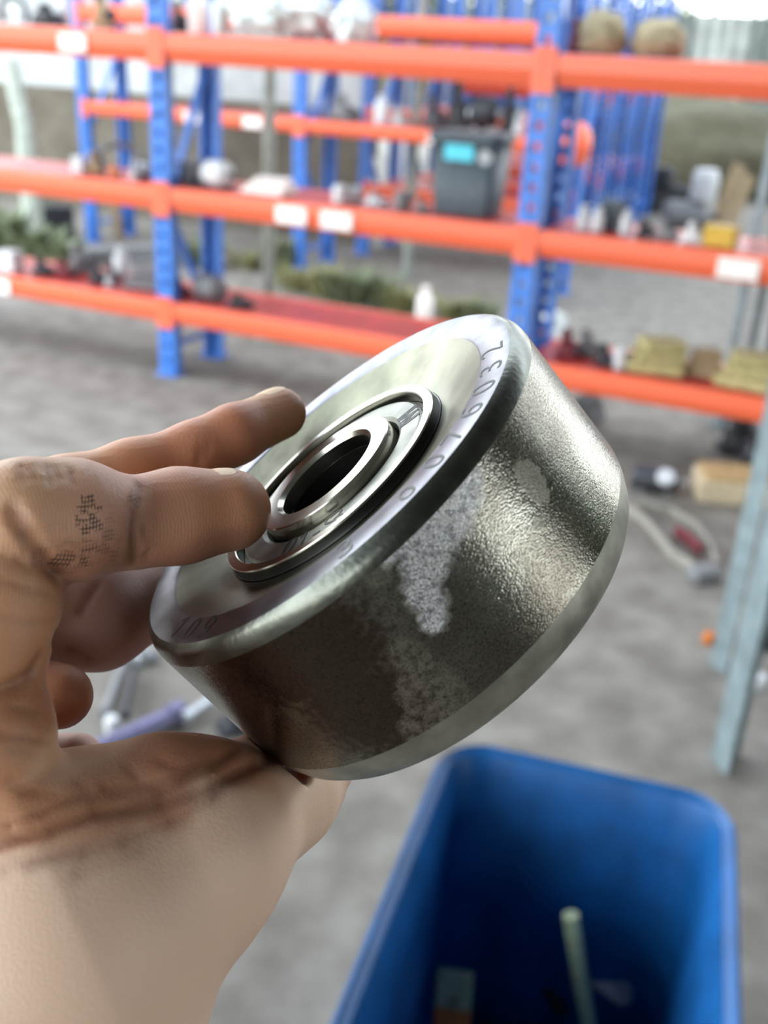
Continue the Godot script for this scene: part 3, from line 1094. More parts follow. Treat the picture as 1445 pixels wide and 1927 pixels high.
	for i in verts.size():
		var q := verts[i] - mid_n
		var uv := Vector2(q.dot(ex) / 0.056 + 0.42, -q.dot(ey) / 0.028 + 0.5)
		if norm[i].dot(ez) < 0.05 or abs(q.dot(ez)) > 0.012:
			uv.y = 0.0 if uv.y < 0.5 else 1.0
		uv = uv.clamp(Vector2(0.003, 0.003), Vector2(0.997, 0.997))
		uv2[i] = uv
	var arr := []
	arr.resize(Mesh.ARRAY_MAX)
	arr[Mesh.ARRAY_VERTEX] = verts
	arr[Mesh.ARRAY_NORMAL] = norm
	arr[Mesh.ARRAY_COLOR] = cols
	arr[Mesh.ARRAY_TEX_UV2] = uv2
	arr[Mesh.ARRAY_INDEX] = idx
	var mesh := ArrayMesh.new()
	mesh.add_surface_from_arrays(Mesh.PRIMITIVE_TRIANGLES, arr)
	var skin := StandardMaterial3D.new()
	skin.vertex_color_use_as_albedo = true
	skin.roughness = 0.52
	skin.subsurf_scatter_enabled = true
	skin.subsurf_scatter_strength = 0.08
	skin.uv1_triplanar = true
	skin.uv1_scale = Vector3.ONE * 42.0
	skin.heightmap_enabled = true
	skin.heightmap_texture = noise_tex(41, 0.08, Color(0.2, 0.2, 0.2), Color(0.8, 0.8, 0.8), 3, FastNoiseLite.TYPE_CELLULAR)
	skin.heightmap_scale = 0.012
	skin.detail_enabled = true
	skin.detail_blend_mode = BaseMaterial3D.BLEND_MODE_MIX
	skin.detail_uv_layer = BaseMaterial3D.DETAIL_UV_2
	skin.detail_albedo = dirt_texture()
	skin.texture_repeat = true
	var t := thing("hand", "bare left hand and forearm, palm dusty, gripping the steel roller from the left", "hand", Vector3.ZERO)
	var o := MeshInstance3D.new()
	o.name = "skin"
	o.mesh = mesh
	o.material_override = skin
	t.add_child(o)
	var nail := mat(srgb(206, 170, 128), 0.4)
	fingernail(t, at(335, 971, 0.178), at(432, 960, zt), 86 * 0.178 / F, 78 * zt / F, nail, -0.12)
	fingernail(t, at(440, 818, 0.207), at(527, 778, zm), 53 * 0.207 / F, 49 * zm / F, nail, -0.25)
	print("hand ", verts.size(), " vertices")

func fingernail(t: Node3D, a: Vector3, b: Vector3, ra: float, rb: float, m: Material, back: float) -> void:
	# a thin curved plate with a rounded outline, set into the back of the fingertip
	var ax := (b - a).normalized()
	var up := (look * Vector3(0.0, 1.0, back))
	up = (up - ax * up.dot(ax)).normalized()
	var sd := ax.cross(up)
	var st := begin()
	st.set_smooth_group(1)
	var rows := []
	var n := 12
	for i in n + 1:
		var u := i / float(n)
		var f := lerpf(0.68, 1.2, u)
		var wide := 0.66 * pow(clampf(1.0 - pow(abs(u - 0.5) * 2.0, 4.0), 0.0, 1.0), 0.4) + 0.02
		var row := []
		for j in 9:
			var an := (j - 4) / 4.0 * wide
			var r := lerpf(ra, rb, minf(f, 1.0))
			if f > 1.0:
				r = sqrt(max(0.0, rb * rb - pow((f - 1.0) * a.distance_to(b), 2.0) * 0.8))
			var lift := 0.00022 * (1.0 - pow(absf(j - 4) / 4.0, 4.0)) * sin(PI * clampf(u, 0.08, 0.92))
			row.append(a + (b - a) * f + (up * cos(an) + sd * sin(an)) * (r + lift))
		rows.append(row)
	for i in n:
		for j in 8:
			quad(st, rows[i][j], rows[i][j + 1], rows[i + 1][j + 1], rows[i + 1][j], up)
			quad(st, rows[i][j] - up * 0.0006, rows[i][j + 1] - up * 0.0006, rows[i + 1][j + 1] - up * 0.0006, rows[i + 1][j] - up * 0.0006, -up)
	obj("fingernail", st, m, t)

func dirt_texture() -> ImageTexture:
	# oil ground into the skin ridges: a hatched smear and loose specks, on clear
	var w := 1024
	var h := 512
	var im := Image.create(w, h, false, Image.FORMAT_RGBA8)
	im.fill(Color(0.1, 0.07, 0.06, 0.0))
	var n := FastNoiseLite.new()
	n.seed = 8
	n.frequency = 0.02
	n.fractal_octaves = 4
	var spots := [[442, 240, 20, 34, 2.2], [488, 305, 34, 34, 0.55], [412, 352, 52, 28, 0.7], [500, 345, 50, 26, 0.35], [602, 182, 14, 14, 0.7], [560, 300, 60, 80, 0.14], [330, 330, 50, 80, 0.14]]
	for y in range(6, h - 6):
		for x in range(6, w - 6):
			var a := 0.0
			for s in spots:
				var dx: float = (x - s[0]) / s[2]
				var dy: float = (y - s[1]) / s[3]
				var r2 := dx * dx + dy * dy
				if r2 < 2.0:
					a = max(a, s[4] * clampf(1.4 - r2, 0, 1))
			var edge: float = clampf(min(min(x - 6, w - 6 - x) / 120.0, min(y - 6, h - 6 - y) / 60.0), 0, 1)
			var ridge := sin((x + 14 * sin(y * 0.011 + 0.6) + 10 * n.get_noise_2d(x * 0.3, y * 0.3)) * 0.62)
			var base := edge * 0.16 * smoothstep(0.1, 0.8, ridge)
			if a <= 0.0:
				if base > 0.004:
					im.set_pixel(x, y, Color(0.25, 0.13, 0.09, base))
				continue
			var g := sin((x + 6 * sin(y * 0.03)) * 0.66) * 0.5 + 0.5
			var e := sin((y + x * 0.12 + 5 * sin(x * 0.04)) * 0.50) * 0.5 + 0.5
			var hatch: float = max(smoothstep(0.55, 0.9, g), smoothstep(0.7, 0.95, e))
			var v := clampf(max(base, a * hatch * clampf(0.6 + n.get_noise_2d(x, y) * 2.2, 0, 1) * 1.25), 0, 0.94)
			im.set_pixel(x, y, Color(0.1, 0.07, 0.06, v))
	return ImageTexture.create_from_image(im)

# ---------------------------------------------------------------- goods
func find_s(px: float, origin: Vector3, t: float, h: float) -> float:
	var a := -4.0
	var b := 6.0
	for k in 40:
		var m := (a + b) / 2
		if pix(along(origin, m, t, h)).x < px:
			a = m
		else:
			b = m
	return (a + b) / 2

func lump(st: SurfaceTool, size: Vector3, seed_: int, rough: float, crumple := 0.0) -> void:
	# a sagging bag or sack: a ball flattened below, with folds
	var n := FastNoiseLite.new()
	n.seed = seed_
	n.frequency = 1.3
	n.fractal_octaves = 3
	st.set_smooth_group(-1 if crumple > 0 else 1)
	var nu := 28
	var nv := 16
	var f := func(i: int, j: int) -> Vector3:
		var a := TAU * (i % nu) / nu
		var e := -PI / 2 + PI * j / nv
		var d := Vector3(cos(a) * cos(e), sin(e), sin(a) * cos(e))
		var r: float = 1.0 + rough * n.get_noise_3dv(d * 1.2) + crumple * abs(n.get_noise_3dv(d * 3.1))
		var p: Vector3 = d * r
		p.y = max(p.y, -0.62)
		return Vector3(p.x * size.x / 2, (p.y + 0.62) * size.y / 1.62, p.z * size.z / 2)
	for i in nu:
		for j in nv:
			var a: Vector3 = f.call(i, j)
			var b: Vector3 = f.call(i + 1, j)
			var c: Vector3 = f.call(i + 1, j + 1)
			var d: Vector3 = f.call(i, j + 1)
			quad(st, a, b, c, d, (a + b + c + d) / 4 - Vector3(0, size.y * 0.4, 0))

func good(kind: String, called: String, label: String, category: String, base: Vector3, w: float, h: float, m: Material, turn := 0.0, m2: Material = null) -> Node3D:
	var t := thing(called, label, category, base, Basis(Vector3.UP, turn))
	var o: Material = m2 if m2 else M.dark_metal
	var st := begin()
	var dp: float = min(w, 0.26) * 0.8
	match kind:
		"casting":
			dp *= 0.75
			cbox(st, Vector3(w * 0.72, h * 0.62, dp), Transform3D(Basis.IDENTITY, Vector3(0, h * 0.31, 0)), h * 0.16)
			cbox(st, Vector3(w, h * 0.2, dp * 0.8), Transform3D(Basis.IDENTITY, Vector3(0, h * 0.1, 0)), h * 0.05)
			obj("housing", st, m, t)
			st = begin()
			lathe(st, [Vector2(w * 0.2, 0), Vector2(w * 0.2, h * 0.3), Vector2(w * 0.14, h * 0.33), Vector2(w * 0.14, h * 0.4), Vector2(0, h * 0.4)], 16, Transform3D(Basis.IDENTITY, Vector3(-w * 0.12, h * 0.6, 0)))
			obj("boss", st, m, t)
			st = begin()
			lathe(st, [Vector2(h * 0.16, 0), Vector2(h * 0.18, w * 0.12), Vector2(h * 0.1, w * 0.14), Vector2(h * 0.1, w * 0.22), Vector2(0, w * 0.22)], 14, Transform3D(Basis(Vector3.BACK, -PI / 2), Vector3(w * 0.34, h * 0.36, 0)))
			obj("flange", st, o, t)
		"motor":
			var r: float = h * 0.46
			lathe(st, [Vector2(0, -w * 0.42), Vector2(r * 0.75, -w * 0.42), Vector2(r, -w * 0.36), Vector2(r, w * 0.2), Vector2(r * 0.8, w * 0.26), Vector2(r * 0.55, w * 0.36), Vector2(0, w * 0.36)], 24, Transform3D(Basis(Vector3.BACK, -PI / 2), Vector3(0, h * 0.5, 0)))
			obj("barrel", st, m, t)
			st = begin()
			lathe(st, [Vector2(0, 0), Vector2(r * 0.25, 0), Vector2(r * 0.25, w * 0.16), Vector2(0, w * 0.16)], 12, Transform3D(Basis(Vector3.BACK, -PI / 2), Vector3(w * 0.34, h * 0.5, 0)))
			obj("shaft", st, o, t)
			st = begin()
			for s in [-1, 1]:
				st = begin()
				cbox(st, Vector3(w * 0.1, h * 0.16, h * 0.8), Transform3D(Basis.IDENTITY, Vector3(s * w * 0.22, h * 0.08, 0)))
				obj("foot", st, o, t)
		"box":
			cbox(st, Vector3(w, h * 0.96, dp), Transform3D(Basis.IDENTITY, Vector3(0, h * 0.48, 0)), 0.003)
			obj("carton", st, m, t)
			st = begin()
			for s in [-1, 1]:
				st = begin()
				cbox(st, Vector3(w * 0.99, 0.004, dp * 0.49), Transform3D(Basis(Vector3.RIGHT, s * 0.04), Vector3(0, h * 0.97, s * dp * 0.25)), 0.001)
				obj("flap", st, m, t)
		"plate":
			for k in 3:
				cbox(st, Vector3(w * (1.0 - 0.12 * k), h * 0.3, dp * (1 - 0.1 * k)), Transform3D(Basis(Vector3.UP, 0.16 * k), Vector3(w * 0.03 * k, h * (0.16 + 0.32 * k), 0)), h * 0.05)
				obj("slab", st, m, t)
				st = begin()
		"can":
			var r: float = w / 2
			lathe(st, [Vector2(0, 0), Vector2(r * 0.95, 0), Vector2(r, h * 0.04), Vector2(r, h * 0.8), Vector2(r * 0.86, h * 0.86)], 24)
			obj("body", st, m, t)
			st = begin()
			lathe(st, [Vector2(r * 0.86, h * 0.85), Vector2(r * 0.86, h * 0.98), Vector2(r * 0.7, h), Vector2(0, h)], 24)
			obj("lid", st, m2 if m2 else m, t)
		"bottle":
			var r: float = w / 2
			lathe(st, [Vector2(0, 0), Vector2(r * 0.95, 0), Vector2(r, h * 0.04), Vector2(r, h * 0.62), Vector2(r * 0.8, h * 0.74), Vector2(r * 0.42, h * 0.82)], 24)
			obj("body", st, m, t)
			st = begin()
			lathe(st, [Vector2(r * 0.42, h * 0.8), Vector2(r * 0.5, h * 0.82), Vector2(r * 0.5, h * 0.98), Vector2(0, h)], 18)
			obj("cap", st, m2 if m2 else m, t)
		"tube":
			var pts := []
			for k in 15:
				var a := PI * k / 14
				pts.append(Vector3(-cos(a) * w * 0.46, h * 0.12 + sin(a) * h * 0.78, sin(a * 2) * dp * 0.25))
			tube(st, pts, h * 0.1, 10)
			obj("hose", st, m, t)
			st = begin()
			for k in [0, 12]:
				st = begin()
				tube(st, [pts[k], pts[k + 1], pts[k + 2]], h * 0.13, 10)
				obj("end_fitting", st, o, t)
		"bag":
			lump(st, Vector3(w, h, min(w, 0.34)), int(w * 9000) + int(h * 700), 0.5, 0.5)
			obj("film", st, m, t)
			st = begin()
			lathe(st, [Vector2(h * 0.08, 0), Vector2(h * 0.05, h * 0.08), Vector2(h * 0.12, h * 0.2), Vector2(0, h * 0.18)], 9, Transform3D(Basis(Vector3.BACK, 0.5), Vector3(w * 0.1, h * 0.86, 0)))
			obj("knot", st, m, t)
		"sack":
			lump(st, Vector3(w, h, min(w, 0.36)), int(w * 7000), 0.22)
			obj("cloth", st, m, t)
			st = begin()
			bar(st, Vector3(-w * 0.3, h * 0.93, 0), Vector3(w * 0.3, h * 0.9, 0), 0.03, 0.012, Vector3.BACK)
			obj("stitched_end", st, m, t)
	return t

func shelf_goods() -> void:
	var rows := [
		# bottom shelf of the front rack
		["box", "white_carton", "small white carton at the far left end of the bottom shelf", "box", 22, 0.36, 0.1, 42, 38, "white"],
		["casting", "machine_part", "black machine part beside the white carton, left end of bottom shelf", "machine part", 82, 0.36, 0.12, 46, 32, "black"],
		["casting", "machine_part", "maroon machine part second from the left white carton, bottom shelf", "machine part", 122, 0.36, 0.16, 50, 30, "maroon"],
		["casting", "machine_part", "tall grey machine part in the left heap of the bottom shelf", "machine part", 150, 0.36, 0.3, 52, 52, "grey"],
		["casting", "machine_part", "black lumpy machine part right of the tall grey one, bottom shelf", "machine part", 184, 0.36, 0.12, 42, 42, "black"],
		["casting", "machine_part", "small shiny machine part in front of the heap, bottom shelf left", "machine part", 196, 0.36, 0.05, 26, 30, "alu"],
		["casting", "machine_part", "low maroon machine part left of the white bottle, bottom shelf", "machine part", 208, 0.36, 0.25, 36, 26, "maroon"],
		["bottle", "white_bottle", "white bottle standing on the bottom shelf left of the blue post", "bottle", 230, 0.36, 0.3, 32, 60, "white"],
		["plate", "metal_plates", "grey flat metal plates stacked beside the left blue post, bottom shelf", "plates", 276, 0.36, 0.2, 76, 36, "grey"],
		["casting", "machine_part", "dark red machine part just right of the left blue post, bottom shelf", "machine part", 340, 0.36, 0.12, 42, 36, "maroon"],
		["motor", "electric_motor", "pale grey motor beside the rear left post, bottom shelf", "motor", 398, 0.36, 0.14, 78, 50, "grey"],
		["casting", "machine_part", "flat black machine part in front of the pale motor, bottom shelf", "machine part", 452, 0.36, 0.1, 52, 26, "black"],
		["casting", "machine_part", "maroon machine part just right of the right blue post, bottom shelf", "machine part", 1066, 0.36, 0.14, 50, 56, "maroon"],
		["casting", "machine_part", "dusty grey machine part between two dark ones, right bay bottom shelf", "machine part", 1104, 0.36, 0.22, 52, 50, "grey"],
		["casting", "machine_part", "navy black machine part on the right bay's bottom shelf", "machine part", 1136, 0.36, 0.08, 44, 42, "black"],
		["can", "white_can", "off-white can left of the pale planks, right bay bottom shelf", "can", 1164, 0.36, 0.1, 30, 40, "white"],
		["plate", "wood_planks", "pale yellowish wooden planks stacked on the right bay's bottom shelf", "planks", 1232, 0.36, 0.16, 112, 62, "yellow_wood"],
		["plate", "wood_planks", "brownish wooden planks between two pale stacks, right bay bottom shelf", "planks", 1320, 0.36, 0.2, 70, 52, "tan"],
		["plate", "wood_planks", "pale wooden planks nearest the right picture edge, bottom shelf", "planks", 1402, 0.36, 0.14, 112, 66, "yellow_wood"],
		# middle shelf
		["box", "white_carton", "tiny white carton on the middle shelf near its left end", "box", 144, 0.89, 0.08, 24, 30, "white"],
		["casting", "machine_part", "tan machine part left of the orange lump, middle shelf", "machine part", 180, 0.89, 0.14, 44, 40, "tan"],
		["casting", "machine_part", "orange lump of a machine part on the middle shelf", "machine part", 206, 0.89, 0.06, 26, 24, "amber"],
		["tube", "grey_hose", "grey hose arched over the machine parts, middle shelf", "hose", 226, 0.89, 0.26, 96, 56, "grey"],
		["casting", "machine_part", "small silver machine part under the arched hose, middle shelf", "machine part", 250, 0.89, 0.08, 26, 36, "alu"],
		["motor", "electric_motor", "silver motor left of the left blue post, middle shelf", "motor", 272, 0.89, 0.14, 44, 32, "alu"],
		["plate", "metal_plates", "bluish grey plates right of the left blue post, middle shelf", "plates", 342, 0.89, 0.2, 84, 42, "grey"],
		["casting", "machine_part", "flat black machine part before the bluish plates, middle shelf", "machine part", 360, 0.89, 0.06, 46, 20, "black"],
		["motor", "white_motor", "big white rounded motor on the middle shelf, first bay", "motor", 414, 0.89, 0.12, 78, 52, "white"],
		["plate", "metal_plates", "long beige plates above the left label card, middle shelf", "plates", 508, 0.89, 0.16, 92, 28, "card"],
		["can", "white_can", "small white can behind the middle beam's right label card", "can", 632, 0.89, 0.06, 32, 32, "white"],
		["can", "grey_can", "small bluish grey can right of the white can, middle shelf", "can", 669, 0.89, 0.14, 30, 30, "alu"],
		["casting", "machine_part", "low silver machine part between can and roof column, middle shelf", "machine part", 708, 0.89, 0.12, 56, 24, "alu"],
		["can", "pale_can", "pale grey can at the roof column's foot, middle shelf", "can", 756, 0.89, 0.1, 36, 34, "grey"],
		["casting", "machine_part", "small grey machine part left of the dark grey bin, middle shelf", "machine part", 790, 0.89, 0.08, 34, 24, "grey"],
		["bottle", "white_bottle", "white bottle first to the right of the right blue post, middle shelf", "bottle", 1095, 0.89, 0.12, 26, 46, "white"],
		["bottle", "white_bottle", "white bottle left of the dark box, middle shelf right bay", "bottle", 1122, 0.89, 0.12, 26, 46, "white"],
		["box", "dark_box", "dark grey box between white bottles, middle shelf right bay", "box", 1148, 0.89, 0.2, 40, 54, "bin_grey"],
		["bottle", "white_bottle", "white bottle right of the dark box, middle shelf right bay", "bottle", 1175, 0.89, 0.12, 22, 46, "white"],
		["casting", "machine_part", "black machine part right of the three white bottles", "machine part", 1212, 0.89, 0.12, 40, 34, "black"],
		["casting", "machine_part", "grey machine part left of the white one, right bay middle shelf", "machine part", 1252, 0.89, 0.12, 48, 32, "grey"],
		["casting", "machine_part", "white machine part left of the yellow box, right bay middle shelf", "machine part", 1302, 0.89, 0.1, 46, 38, "white"],
		["box", "yellow_box", "yellow box on the right bay's middle shelf", "box", 1354, 0.89, 0.1, 62, 38, "yellow"],
		# top shelf
		["tube", "black_hose", "black hose on the top shelf at the left picture edge", "hose", 28, 1.53, 0.1, 56, 50, "black"],
		["casting", "machine_part", "long black machine part on the top shelf, left end", "machine part", 92, 1.53, 0.12, 76, 38, "black"],
		["can", "white_can", "white can among black parts on the top shelf, left", "can", 124, 1.53, 0.2, 26, 56, "white"],
		["casting", "machine_part", "tan machine part left of the left blue post, top shelf", "machine part", 196, 1.53, 0.14, 52, 66, "tan"],
		["casting", "machine_part", "dark machine part right of the left blue post, top shelf", "machine part", 338, 1.53, 0.14, 40, 56, "black"],
		["can", "pink_lamp", "pinkish white round lamp on the top shelf", "lamp", 374, 1.53, 0.12, 42, 66, "card"],
		["bottle", "white_bottle", "white bottle left of the plastic bags, top shelf", "bottle", 410, 1.53, 0.08, 34, 74, "bag"],
		["bag", "plastic_bag", "large crumpled white plastic bag on the top shelf", "bag", 530, 1.53, 0.22, 190, 90, "bag"],
		["bag", "plastic_bag", "smaller crumpled white plastic bag drooping right of the large one", "bag", 668, 1.53, 0.12, 76, 62, "bag"],
		["casting", "machine_part", "dark machine part right of the right blue post, top shelf", "machine part", 1082, 1.53, 0.12, 40, 60, "maroon"],
		["sack", "beige_sack", "domed beige sack on the top shelf, right of the right blue post", "sack", 1128, 1.53, 0.16, 104, 76, "sack"],
		["sack", "beige_sack", "second beige sack on the top shelf, nearer the right picture edge", "sack", 1234, 1.53, 0.2, 110, 68, "sack"]]
	for r in rows:
		var s := find_s(r[4], front0, r[6], r[5])
		var p := along(front0, s, clampf(r[6], 0.1, 0.3), r[5] + 0.006)
		var z := pix(p).z
		good(r[0], r[1], r[2], r[3], p, r[7] * 0.93 * z / F, r[8] * z / F, M[r[9]], atan2(-rack_d.z, rack_d.x) + rng.randf_range(-0.3, 0.3))
	var rows2 := [
		["casting", "machine_part", "pale grey machine part on the second rack, left of the white bottle", "machine part", 644, 1.05, 0.12, 66, 46, "grey"],
		["bottle", "white_bottle", "white bottle on the second rack's shelf", "bottle", 716, 1.05, 0.12, 28, 52, "white"],
		["casting", "machine_part", "small silver machine part right of the second rack's white bottle", "machine part", 750, 1.05, 0.12, 40, 34, "alu"],
		["casting", "machine_part", "dark engine part left of the tall black one, second rack", "machine part", 814, 1.05, 0.14, 50, 58, "dark_metal"],
		["casting", "machine_part", "tall black engine part on the second rack above the dark bin", "machine part", 862, 1.05, 0.14, 60, 84, "black"],
		["motor", "electric_motor", "black motor on the second rack, in the middle of the engine parts", "motor", 912, 1.05, 0.12, 66, 66, "black"],
		["casting", "machine_part", "black engine part beside the right blue post, second rack", "machine part", 958, 1.05, 0.14, 46, 82, "black"],
		["can", "white_can", "small pale can in front of the engine parts, second rack", "can", 974, 1.05, 0.04, 18, 26, "white"]]
	for r in rows2:
		var s := find_s(r[4], back0, r[6], r[5])
		var p := along(back0, s, r[6], r[5] + 0.006)
		var z := pix(p).z
		good(r[0], r[1], r[2], r[3], p, r[7] * 0.93 * z / F, r[8] * z / F, M[r[9]], atan2(-rack_d.z, rack_d.x) + rng.randf_range(-0.3, 0.3), M.alu if r[9] == "black" else null)
	# the dark grey bin on the middle shelf
	var s0 := find_s(879, front0, 0.2, 0.89)
	var p0 := along(front0, s0, 0.2, 0.898)
	var t := thing("grey_bin", "dark grey plastic bin with a cyan sticker on the middle shelf", "bin", p0, rack_basis())
	var st := begin()
	var z0 := Vector2.ZERO
	var bw := 0.285
	var bh := 0.325
	loft(st, [round_rect(bw * 0.84, 0.2, 0.02, 0, z0), round_rect(bw * 0.86, 0.205, 0.02, 0.015, z0), round_rect(bw, 0.25, 0.025, bh - 0.02, z0), round_rect(bw * 0.95, 0.235, 0.022, bh - 0.02, z0), round_rect(bw * 0.82, 0.19, 0.02, 0.02, z0)], Vector3(0, 0.1, 0), true, 1)
	obj("tub", st, M.bin_grey, t)
	st = begin()
	loft(st, [round_rect(bw + 0.02, 0.27, 0.03, bh - 0.035, z0), round_rect(bw + 0.024, 0.274, 0.03, bh - 0.005, z0), round_rect(bw + 0.01, 0.26, 0.03, bh, z0)], Vector3(0, bh, 0), true, 1)
	obj("rim", st, M.bin_grey, t)
	st = begin()
	cbox(st, Vector3(0.125, 0.062, 0.003), Transform3D(Basis(Vector3.RIGHT, 0.07), Vector3(-0.015, bh - 0.075, 0.1225)))
	obj("sticker", st, M.cyan, t)
	st = begin()
	lathe(st, [Vector2(0.03, 0), Vector2(0.03, 0.003), Vector2(0, 0.003)], 20, Transform3D(Basis(Vector3.RIGHT, PI / 2 + 0.07), Vector3(0.098, bh - 0.085, 0.1195)))
	obj("round_badge", st, M.alu, t)
	# an orange float hung by a cord on the second rack, right of the front rack's right post
	var q := along(back0, find_s(1080, back0, -0.16, 1.05), -0.16, 1.05)
	var fl := thing("orange_float", "orange round float hanging by a black cord right of the right blue post", "float", q)
	st = begin()
	lathe(st, [Vector2(0.02, -0.14), Vector2(0.07, -0.12), Vector2(0.105, -0.05), Vector2(0.11, 0.0), Vector2(0.1, 0.06), Vector2(0.06, 0.12), Vector2(0.02, 0.13)], 24)
	obj("ball", st, M.orange, fl)
	st = begin()
	tube(st, [Vector3(0, 0.12, 0), Vector3(0.004, 0.3, -0.01), Vector3(0, 0.56, 0) + rack_n * 0.06, Vector3(0, 0.6, 0) + rack_n * 0.16], 0.014, 8)
	obj("cord", st, M.black, fl)
	st = begin()
	tube(st, [Vector3(0, -0.13, 0), Vector3(-0.02, -0.24, 0)], 0.02, 8)
	obj("tassel", st, M.black, fl)

func lying(called: String, label: String, category: String, pts: Array, r: float, m: Material, end_m: Material = null) -> void:
	# rods and bars on the ground through pixels [x, y, height]
	var t := thing(called, label, category)
	var q := []
	for p in pts:
		q.append(on_plane(p[0], p[1], p[2]))
	var st := begin()
	tube(st, q, r, 12)
	obj("shank", st, m, t)
	st = begin()
	var e: Vector3 = (q[-1] - q[-2]).normalized()
	tube(st, [q[-1] - e * r, q[-1] + e * r * 0.6], r * 1.25, 12)
	obj("end_collar", st, end_m if end_m else m, t)

func floor_goods() -> void:
	# white bottle and bag behind the front rack
	var g := on_plane(797, 612, 0)
	good("bottle", "white_bottle", "white bottle standing on the ground behind the red bottom shelf", "bottle", g, 0.1, 0.24, M.card)
	g = on_plane(1030, 645, 0)
	good("bag", "white_bag", "small crumpled white bag on the ground at the right blue post's foot", "bag", g, 0.2, 0.17, M.bag)
	var st := begin()
	tube(st, [on_plane(1018, 625, 0.03), on_plane(1018, 625, 0.03) + Vector3(0.03, 0.45, -0.02), on_plane(1018, 625, 0.03) + Vector3(0.05, 0.9, -0.03)], 0.028, 12)
	tag(obj("leaning_pipe", st, M.pipe), "pale pipe leaning behind the right blue post", "pipe")
	# right-hand floor
	g = on_plane(1385, 950, 0)
	var t := thing("wood_block", "pale sawn wooden block on the floor by the grey stand", "wood block", g, Basis(Vector3.UP, -0.12))
	st = begin()
	cbox(st, Vector3(0.3, 0.085, 0.19), Transform3D(Basis.IDENTITY, Vector3(0, 0.0425, -0.08)), 0.004)
	obj("timber", st, M.pale_wood, t)
	st = begin()
	cbox(st, Vector3(0.28, 0.02, 0.17), Transform3D(Basis(Vector3.UP, 0.05), Vector3(0.01, 0.096, -0.085)), 0.003)
	obj("top_board", st, M.wood, t)
	good("motor", "electric_motor", "dark motor with a shiny end lying on the floor right of the roller", "motor", on_plane(1232, 925, 0), 0.23, 0.11, M.dark_metal, -0.3, M.alu)
	st = begin()
	lathe(st, [Vector2(0.0, 0), Vector2(0.034, 0), Vector2(0.034, 0.016), Vector2(0.0, 0.02)], 18, Transform3D(Basis(Vector3.RIGHT, 0.6), on_plane(1252, 900, 0.10)))
	tag(obj("shiny_disc", st, M.white), "shiny white disc lying on the dark motor", "disc")
	good("bag", "crumpled_paper", "crumpled pale paper on the floor just right of the roller's top", "paper", on_plane(1103, 790, 0), 0.13, 0.12, M.grey)
	good("casting", "machine_part", "black machine part on the floor under the right bay's shelf end", "machine part", on_plane(1395, 850, 0), 0.22, 0.2, M.black)
	good("motor", "electric_motor", "dark motor on the floor at the right picture edge", "motor", on_plane(1432, 880, 0), 0.2, 0.13, M.dark_metal)
	good("casting", "machine_part", "grey bracket on the floor under the bottom beam, right bay", "machine part", on_plane(1352, 800, 0), 0.08, 0.1, M.grey_steel)
	# strap
	var sp := thing("strap_loop", "loose pale strap loop with a maroon lining on the floor", "strap")
	for part in [["outer_strand", [[1178, 955], [1212, 978], [1240, 1012], [1268, 1046], [1322, 1078]], "strap", 0.012], ["inner_strand", [[1200, 950], [1262, 962], [1310, 988], [1338, 1030], [1348, 1062]], "strap", 0.01], ["maroon_lining", [[1270, 998], [1296, 1014], [1318, 1036]], "maroon", 0.022]]:
		st = begin()
		var l1 := []
		for p in part[1]:
			l1.append(on_plane(p[0], p[1], 0.03))
		for k in l1.size() - 1:
			bar(st, l1[k], l1[k + 1] + (l1[k + 1] - l1[k]) * 0.06, 0.035, part[3], Vector3.UP, 0.004)
		obj(part[0], st, M[part[2]], sp)
	st = begin()
	cbox(st, Vector3(0.1, 0.05, 0.07), Transform3D(Basis(Vector3.UP, 0.3), on_plane(1325, 1080, 0.025)), 0.01)
	obj("buckle", st, M.grey, sp)
	good("can", "pale_cup", "round pale cup on the floor right of the stand's nearest leg", "cup", on_plane(1421, 1290, 0), 0.055, 0.035, M.white)
	good("can", "pale_cup", "pale cup on the floor at the right picture edge", "cup", on_plane(1440, 1168, 0), 0.06, 0.04, M.white)
	good("can", "orange_cup", "tiny orange cup on the floor left of the stand's legs", "cup", on_plane(1332, 1208, 0), 0.035, 0.03, M.amber)
	good("casting", "machine_part", "black machine part on the floor behind the grey stand's legs", "machine part", on_plane(1436, 1215, 0), 0.11, 0.08, M.black)
	# scrap seen through the hand
	lying("metal_bar", "thick violet grey metal bar on the floor, seen through the hand", "bar", [[150, 1425, 0.03], [240, 1385, 0.03], [335, 1340, 0.03]], 0.022, M.violet_metal)
	lying("metal_rod", "pale grey metal rod on the floor left of the roller's underside", "rod", [[440, 1290, 0.03], [350, 1350, 0.03]], 0.014, M.alu)
	lying("black_rod", "short black rod on the floor between thumb and fingers", "rod", [[252, 1262, 0.03], [236, 1345, 0.03]], 0.010, M.black)
	good("can", "white_cup", "small white cup on the floor seen between thumb and fingers", "cup", on_plane(212, 1376, 0), 0.034, 0.04, M.white)
	lying("metal_rod", "light grey metal rod on the floor beside the little finger", "rod", [[240, 1230, 0.02], [200, 1340, 0.02]], 0.012, M.grey)
	good("casting", "machine_part", "pale machine part on the floor under the roller's left edge", "machine part", on_plane(275, 1245, 0), 0.07, 0.05, M.alu, 0.6)
	good("casting", "machine_part", "black machine part on the floor under the roller's left side", "machine part", on_plane(455, 1368, 0), 0.12, 0.05, M.black, 0.4)
	# left background
	st = begin()
	var b0 := on_plane(72, 470, 0)
	tube(st, [b0, b0 + Vector3(-0.03, 0.5, 0), b0 + Vector3(-0.02, 0.9, 0.02), b0 + Vector3(-0.09, 1.32, 0)], 0.075, 14, 0.06)
	tag(obj("pale_stump", st, M.pale_post), "pale slim tree stump standing before the concrete wall, left", "tree stump")
	st = begin()
